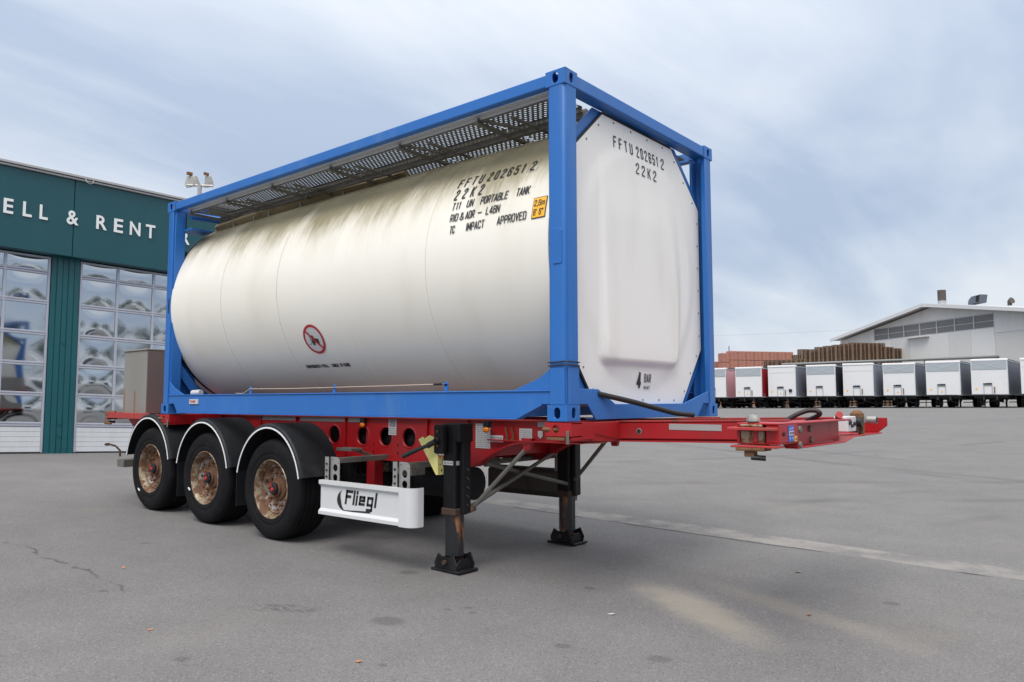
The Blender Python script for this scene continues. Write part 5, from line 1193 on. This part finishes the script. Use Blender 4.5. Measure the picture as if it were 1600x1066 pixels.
    for lx in (x+.45, x+w-.55):
        b = T(); b.box(lx, lx+.12, y+2.4, y+2.52, .05, h0-.1); b.box(lx-.06, lx+.18, y+2.34, y+2.58, .0, .05); b.bar((lx+.06, y+2.5, .35), (lx+.06, y+3.6, h0-.2), .05); b.build('landing_leg', 'under', t)
    b = T(); b.bar((x+.5, y+2.46, .35), (x+w-.5, y+2.46, h0-.2), .04); b.bar((x+.5, y+2.50, h0-.2), (x+w-.5, y+2.50, .35), .04); b.build('leg_cross_bracing', 'galvdull', t)
    for sx_ in (x+.06, x+w-.42):
        b = T(); b.prism([(y+3.1, .42), (y+7.6, .42), (y+7.6, .50), (y+3.1, .50)], 'x', sx_+.05, sx_+.09); b.prism([(y+3.1, .72), (y+7.6, .72), (y+7.6, .80), (y+3.1, .80)], 'x', sx_+.05, sx_+.09); b.build('side_guard', 'galvdull', t)
        for wy in (8.3, 9.6, 10.9):
            b = T(); b.lathe([(.0, .02), (.28, .02), (.30, 0), (.46, 0), (.50, .05), (.50, .31), (.46, .36), (0, .36)], (sx_, y+wy, .50), 'x', 20); b.build('wheel', 'rubber', t, smooth=40)
    b = T(); b.box(x+.5, x+.75, y+.9, y+1.05, .12, .17) ; b.box(x+1.7, x+1.95, y+2.2, y+2.4, .06, .12); b.build('chock', 'capwhite', t)
    return t
for i, (x, y, cur, grey, blk) in enumerate(ROW): far_trailer(i, x, y, cur, grey, blk)

# ------------------------------------------------------------------ stacks behind the trailers
def place(px, D, py=626):
    u = (px-800)/1197.424; v = (py-533)/1197.424; return Vector((3.1935, -4.4226, .1485+ZC))+(fw+rt*u-up*v)*D
# packs of red bricks; each pack a block of courses with recessed joints
bp0 = None
def brick_pack(at, rot, label):
    t = thing('brick_pack', label, 'brick stack', at, 'packs of red bricks stacked in the yard')
    if not hasattr(brick_pack, 'src'):
        o = Vector(at); b = B()
        for k in range(7): b.box(o.x-.60, o.x+.60, o.y-.5, o.y+.5, o.z+.06+k*.17, o.z+.06+k*.17+.135)
        m1 = b.build('brick_courses', 'brickred', t)
        b = B()
        for k in (-.3, .3): b.box(o.x+k-.03, o.x+k+.03, o.y-.515, o.y+.515, o.z+.04, o.z+1.26)
        b.box(o.x-.58, o.x+.58, o.y-.48, o.y+.48, o.z+.05, o.z+1.24)
        m2 = b.build('packing_band', 'brickpale', t); b = B()
        for k in (-.5, 0, .5): b.box(o.x+k-.06, o.x+k+.06, o.y-.5, o.y+.5, o.z, o.z+.05)
        m3 = b.build('pallet_skid', 'palletlight', t); brick_pack.src = (m1, m2, m3)
    else:
        for m in brick_pack.src: share(m, m.name.split('.')[0], t, at)
    t.rotation_euler = (0, 0, rot)
base = place(1189, 106); dirv = (place(1246, 108)-place(1133, 105)); dirv.z = 0; dirv.normalize(); ang = math.atan2(dirv.y, dirv.x)
topz = place(1189, 106, 549).z
g0 = G(base.x, base.y)
nr = int((topz-g0)/1.28); z00 = topz-nr*1.28
cols = [-5.6, -4.35, -3.1, -1.85, -.6, .65, 1.9, 3.15, 4.4]
rown = ['bottom', 'lower', 'middle', 'upper', 'top', 'topmost']
for c_i, off in enumerate(cols):
    for r_i in range(nr+1):
        z = topz-(nr-r_i+1)*1.28+ (0 if c_i > 0 else -.3)
        if z+1.2 < g0: continue
        at = base+dirv*off; at.z = max(z, g0)
        ORD = ['first', 'second', 'third', 'fourth', 'fifth', 'sixth', 'seventh', 'eighth', 'ninth']
        lv = nr-r_i
        brick_pack(at, ang, ('top' if lv == 0 else 'second highest')+' red brick pack in the '+ORD[c_i]+' column from the left of the tall stack' if lv < 2 else 'pack of red bricks low in the stack, hidden behind the parked trailers')
# low pair at the far left of the stack
for k in range(2):
    for r_i in range(nr):
        at = base+dirv*(-7.4-k*1.25)+Vector((0, 3, 0)); at.z = topz-(nr-r_i+1)*1.28-.1
        if at.z+1.2 < G(at.x, at.y): continue
        brick_pack(at, ang, 'pack of red bricks in the lower pile next to the blue container post')
# piles of wooden pallets, each pile a thing, each pallet a part
pal_mesh = None
def pallet_pile(at, rot, n, label):
    global pal_mesh
    t = thing('pallet_pile', label, 'pallet stack', at, 'piles of weathered wooden pallets')
    if pal_mesh is None:
        o = Vector(at); b = B()
        for k in range(5): b.box(o.x-.6+k*.27, o.x-.6+k*.27+.12, o.y-.4, o.y+.4, o.z+.122, o.z+.144)
        for k in (-.6, -.07, .46): b.box(o.x+k, o.x+k+.14, o.y-.4, o.y+.4, o.z+.022, o.z+.122) if False else [b.box(o.x+k, o.x+k+.14, o.y+j, o.y+j+.12, o.z+.022, o.z+.120) for j in (-.4, -.06, .28)]
        for j in (-.4, -.06, .28): b.box(o.x-.6, o.x+.6, o.y+j, o.y+j+.12, o.z, o.z+.022)
        pal_mesh = b.build('pallet', 'pallet', t); first = 1
    else: first = 0
    for k in range(first, n): share(pal_mesh, 'pallet', t, (at[0], at[1], at[2]+k*.152))
    t.rotation_euler = (0, 0, rot)
pL, pR = place(1258, 91), place(1408, 95); dv = pR-pL; dv.z = 0; Lw = dv.length; dv.normalize(); ang = math.atan2(dv.y, dv.x); back = Vector((-dv.y, dv.x, 0))
npx = int(Lw/1.22)
for k in range(npx+1):
    t = k/npx; p = pL+dv*(k*1.22); p.z = G(p.x, p.y)
    px = 1258+150*t
    topy = 545-(8 if .1 < t else 0)*min(1, (t-.1)*3+.3)-(2 if .45 < t < .9 else 0)+(7 if t > .95 else 0)+(4 if .88 < t <= .95 else 0)
    zt = place(px, 91+4*t, topy).z
    n = int((zt-p.z)/.152)
    pallet_pile(tuple(p), ang, n, ('leftmost' if k == 0 else 'rightmost' if k == npx else ['', 'second', 'third', 'fourth', 'fifth', 'sixth', 'seventh', 'eighth', 'ninth', 'tenth', 'eleventh', 'twelfth', 'thirteenth'][k]+' from the left')+' of the tall brown pallet piles before the white hall')
    if k % 2 == 0:
        p2 = p+back*1.1; p2.z = G(p2.x, p2.y); pallet_pile(tuple(p2), ang, max(4, n-random.choice((2, 4))), 'pile of brown wooden pallets standing behind the front piles')
for k in range(4):
    p = pL-dv*(1.5+k*1.3)-back*1.0; p.z = G(p.x, p.y); px = 1250-k*14; zt = place(px, 89, 559+k*1.5).z
    pallet_pile(tuple(p), ang, int((zt-p.z)/.152), 'low pile of dark pallets left of the tall piles, just above the trailers')
# grey pipe on posts
pp = thing('pipe_bridge', 'long thin grey pipe carried on posts behind the parked trailers', 'pipe', (-17, 87, G(-17, 87)))
a, c2 = Vector((-29.6, 83.2, 5.50)), Vector((8.0, 96.5, 6.35))
b = B(); b.tube([a, c2], .16, 10); b.build('pipe', 'pipe', pp, smooth=40)
for k in range(9):
    t = (k+.3)/9; p = a.lerp(c2, t); b = B(); b.box(p.x-.06, p.x+.06, p.y-.06, p.y+.06, G(p.x, p.y), p.z-.1); b.build('post', 'pipe', pp)
# white hall --------------------------------------------------------------------------
HD = Vector((-.78214, .62311, 0)); HP = Vector((-24.997, 102.778, 0)); HN = Vector((HD.y, -HD.x, 0))
if HN.dot(Vector((3.2, -4.4, 0))-HP) < 0: HN = -HN
def H(s_, o_, z): q = HP+HD*s_+HN*o_; return (q.x, q.y, z+ZC)
hl = thing('white_hall', 'white gabled industrial hall with a grey window band and roof chimneys', 'building', H(-10, -10, -.5))
class BH(B):
    def hb(s, s0, s1, o0, o1, z0, z1): return s.add([H(s0, o0, z0), H(s1, o0, z0), H(s1, o1, z0), H(s0, o1, z0), H(s0, o0, z1), H(s1, o0, z1), H(s1, o1, z1), H(s0, o1, z1)], [(0, 3, 2, 1), (4, 5, 6, 7), (0, 1, 5, 4), (1, 2, 6, 5), (2, 3, 7, 6), (3, 0, 4, 7)])
RS, RZ, EL, EZ, ER, EZ2 = -10.71, 11.25, 6.7, 8.55, -28.1, 8.55
def gable(b, o0, o1, dz): 
    poly = [(EL, -1), (EL, EZ+dz), (RS, RZ+dz), (ER, EZ2+dz), (ER, -1)]
    return b.loft([H(q, o0, z) for q, z in poly], [H(q, o1, z) for q, z in poly])
gable(BH(), -.25, -46, -.25).build('wall_core', 'hallwall', hl)
def rooftop(s_): return RZ-(RZ-EZ)*(s_-RS)/(EL-RS) if s_ > RS else RZ-(RZ-EZ2)*(RS-s_)/(RS-ER)
# wall sheets between window band and floor, and above the band
bounds = [EL, 3.2, -.5]+[-.5-k*3.2 for k in range(1, 7)]+[-19.75, -23.4, ER]
bounds = sorted(set(bounds), reverse=True)
for k in range(len(bounds)-1):
    s1, s0 = bounds[k]-.015, bounds[k+1]+.015
    band_ = (s1 <= -.45 and s0 >= -19.8)
    for (za, zb, m) in (((-1, 7.80, 'hallpale' if k % 3 else 'hallwall'), (9.42, None, 'hallwall')) if band_ else ((-1, 7.2, 'halldark' if k > 8 else 'hallpale'), (7.23, None, 'hallwall'))):
        b = BH(); t1 = (rooftop(s1)-.2) if zb is None else zb; t0 = (rooftop(s0)-.2) if zb is None else zb
        poly = [(s1, za), (s1, t1), (s0, t0), (s0, za)]
        if zb is None and s0 < RS < s1: poly = [(s1, za), (s1, t1), (RS, RZ-.2), (s0, t0), (s0, za)]
        b.loft([H(q, -.25, z) for q, z in poly], [H(q, -.10, z) for q, z in poly]); b.build('wall_panel', m, hl)
# window band: twelve panes in frames, one sill
n = 7
for k in range(n):
    s1 = -.5-k*(19.25/n); s0 = s1-19.25/n
    b = BH(); b.hb(s0, s1, -.26, -.16, 7.80, 7.92); b.hb(s0, s1, -.26, -.16, 9.32, 9.42); b.hb(s0, s0+.12, -.26, -.12, 7.92, 9.32); b.hb(s0+.12, s1, -.26, -.17, 8.56, 8.62)
    wf = b.build('window', 'chim' if False else 'hallroof', hl)
    for (za, zb) in ((7.93, 8.55), (8.63, 9.31)):
        BH().hb(s0+.13, s1-.01, -.24, -.21, za, zb).build('pane', 'hallglass', wf)
BH().hb(-10.3, -6.7, -.10, .5, 7.62, 7.72).build('canopy', 'halltrim', hl)
# roof with overhang
for (sa, za, sb, zb) in ((EL+.6, EZ-.09, RS, RZ), (RS, RZ, ER-.6, EZ2-.09)):
    b = BH(); b.loft([H(sa, 1.0, za), H(sb, 1.0, zb), H(sb, 1.0, zb+.18), H(sa, 1.0, za+.18)], [H(sa, -47, za), H(sb, -47, zb), H(sb, -47, zb+.18), H(sa, -47, za+.18)]); b.build('roof', 'hallroof', hl)
    b = BH(); b.loft([H(sa, 1.0, za-.16), H(sb, 1.0, zb-.16), H(sb, 1.0, zb+.24), H(sa, 1.0, za+.24)], [H(sa, 1.12, za-.16), H(sb, 1.12, zb-.16), H(sb, 1.12, zb+.24), H(sa, 1.12, za+.24)]); b.build('verge_trim', 'halltrim', hl)
p = H(-10.9, -1.5, 11.2); b = B(); b.lathe([(.46, .5), (.46, 1.9), (.40, 1.9), (.40, .5)], p, 'z', 20); ch = b.build('chimney', 'chim', hl, smooth=40)
b = B(); b.lathe([(.44, -.3), (.44, .5), (.47, .5), (.47, .62)], p, 'z', 20); b.build('chimney_collar', 'silver', ch, smooth=40)
q0 = H(-15.6, -2, 10.9); b = B(); Q = Vector(q0)
pts_ = [(-.9, 0), (-.75, .5), (-.35, .85), (.95, .95), (.75, .05)]
b.loft([tuple(Q-HD*u+HN*.5+Vector((0, 0, z))) for u, z in pts_], [tuple(Q-HD*u-HN*.5+Vector((0, 0, z))) for u, z in pts_]); vt = b.build('roof_vent', 'ventblue', hl, bevel=.03)
b = B(); pts_ = [(.30, .15), (.35, .82), (.90, .88), (.72, .12)]; b.loft([tuple(Q-HD*u+HN*.52+Vector((0, 0, z))) for u, z in pts_], [tuple(Q-HD*u+HN*.49+Vector((0, 0, z))) for u, z in pts_]); b.build('vent_opening', 'dark', vt)
q0 = H(-19.9, -2, 10.2); b = B(); b.tube([Vector(q0), Vector(q0)+Vector((0, 0, .4)), Vector(q0)+Vector((0, 0, .5))-HD*.3], [.22, .24, .36], 12); b.build('roof_cowl', 'chim', hl, smooth=50)

# slender masts and a power line far behind
for (px, D, py, h_) in ((1123, 150, 559, 0), (1139, 150, 541, 0)):
    p = place(px, D, py); b = B(); b.tube([(p.x, p.y, G(p.x, p.y)), (p.x, p.y, p.z)], .10, 6)
    tag(b.build('mast', 'pipe', at=(p.x, p.y, G(p.x, p.y))), 'thin lightning mast, '+('shorter one beside the blue post' if px < 1130 else 'taller one above the red bricks'), 'mast')
b = B(); b.tube([place(1080+k*65, 200, 526-k*3.3-(4-(k-4)**2*.25)*-.6) for k in range(9)], .028, 5); tag(b.build('power_line', 'greypanel', at=place(1320, 200, 512)), 'faint overhead power line crossing the sky left of the white hall', 'power line')

# ------------------------------------------------------------------ what the glazed doors mirror: parked lorries and trees on the other side of the yard
def lorry(x, y, col, label):
    g = G(x, y); t = thing('mirrored_lorry', label, 'lorry', (x, y, g), 'lorries mirrored in the workshop doors')
    b = B(g); b.box(x+2.0, x+9.0, y-1.25, y+1.25, 1.0, 3.9); b.build('cargo_box', 'vanwhite', t, bevel=.05)
    b = B(g); b.prism([(x-.1, .5), (x-.1, 1.6), (x+.35, 3.0), (x+1.8, 3.3), (x+1.8, .5)], 'y', y-1.2, y+1.2); b.build('cab', col, t, bevel=.08, seg=2)
    b = B(g); b.prism([(x-.125, 1.65), (x+.31, 2.9), (x+.33, 2.9), (x-.085, 1.65)], 'y', y-1.05, y+1.05); b.build('windscreen', 'window', t)
    b = B(g); b.box(x+.2, x+9, y-.9, y+.9, .55, .95); b.build('underframe', 'under', t)
    for wx in (1.0, 6.4, 7.7):
        for sy in (-1.2, .9):
            b = B(g); b.lathe([(0, .02), (.25, .02), (.28, 0), (.46, 0), (.5, .05), (.5, .3), (0, .3)], (x+wx, y+sy, .5), 'y', 18); b.build('wheel', 'rubber', t, smooth=40)
for k, (x, y, col) in enumerate(((24, -6, 'vanwhite'), (25, .5, 'vanwhite'), (24, 7.5, 'vanwhite'), (26, 15, 'vanwhite'), (25, 22, 'vanwhite'), (27, 30, 'vanwhite'))):
    lorry(x, y, col, ['white lorry reflected low in the left workshop door', 'white lorry reflected in the left door beside the pillar', 'white lorry reflected in the middle of the right door', 'white lorry reflected in the right door near the cabinet', 'white lorry reflected beside the blue container post', 'white lorry reflected behind the container frame'][k])
rnd = random.Random(3)
def tree(x, y, h, label):
    g = G(x, y); t = thing('tree', label, 'tree', (x, y, g), 'trees mirrored in the workshop doors')
    b = B(g); b.tube([(x, y, 0), (x+.1, y, h*.4), (x, y+.1, h*.8)], [.28, .2, .08], 8)
    for k in range(6): a_ = k*1.1; b.tube([(x, y, h*(.3+.08*k)), (x+1.4*math.cos(a_), y+1.4*math.sin(a_), h*(.45+.08*k))], [.09, .03], 5)
    b.build('trunk', 'bark', t, smooth=50)
    b = B(g)
    for k in range(900):
        d = Vector((rnd.gauss(0, 1), rnd.gauss(0, 1), rnd.gauss(0, 1))).normalized(); r_ = rnd.random()**.4; lobe = 1+.25*math.sin(3*d.x+5*d.z+x)
        c_ = Vector((x, y, h*.62))+Vector((d.x*h*.34*r_*lobe, d.y*h*.34*r_*lobe, d.z*h*.4*r_*lobe)); q = [Vector((rnd.uniform(-.35, .35), rnd.uniform(-.35, .35), rnd.uniform(-.3, .3))) for _ in range(3)]
        b.add([tuple(c_+v_) for v_ in q], [(0, 1, 2)])
    b.build('crown', 'foliage', t)
for k in range(9): tree(48+rnd.uniform(-4, 4), -14+k*8+rnd.uniform(-1.5, 1.5), rnd.uniform(8, 12), 'broad leafy tree reflected as a dark shape in the workshop door panes')

# ------------------------------------------------------------------ a few dry leaves and chips on the asphalt
for k, (px, py, m, lab, s_) in enumerate(((560, 1036, 'leaf', 'orange dry leaf on the asphalt near the bottom edge, left of centre', .026), (235, 985, 'leaf', 'small curled orange leaf on the asphalt at lower left', .02), (193, 888, 'leaf', 'tiny pale orange leaf below the rear wheels', .026), (1247, 895, 'leafy', 'yellow leaf on the asphalt right of the far landing leg', .035), (1264, 962, 'leaf', 'orange leaf on the asphalt right of the dusty patch', .03), (955, 961, 'sheet', 'white chip of litter right of the near landing leg foot', .03))):
    d = (fw+rt*((px-800)/1197.424)-up*((py-533)/1197.424)); o_ = Vector((3.1935, -4.4226, .1485+ZC)); t = 3.0
    while (o_+d*t).z > G((o_+d*t).x, (o_+d*t).y): t += .01
    p = o_+d*t; z = G(p.x, p.y)+.003; b = B(); a_ = k*1.3; ca, sa = math.cos(a_), math.sin(a_)
    pts_ = [(-1, 0, 0), (-.5, .45, .12), (.2, .5, .22), (1, .1, .35), (.3, -.4, .1), (-.4, -.4, .05)]
    b.add([(p.x+s_*(u*ca-v*sa), p.y+s_*(u*sa+v*ca), z+s_*w) for u, v, w in pts_]+[(p.x, p.y, z)], [(i, (i+1) % 6, 6) for i in range(6)])
    tag(b.build('dry_leaf' if m != 'sheet' else 'litter_chip', m, at=(p.x, p.y, z), smooth=60), lab, 'leaf' if m != 'sheet' else 'litter')
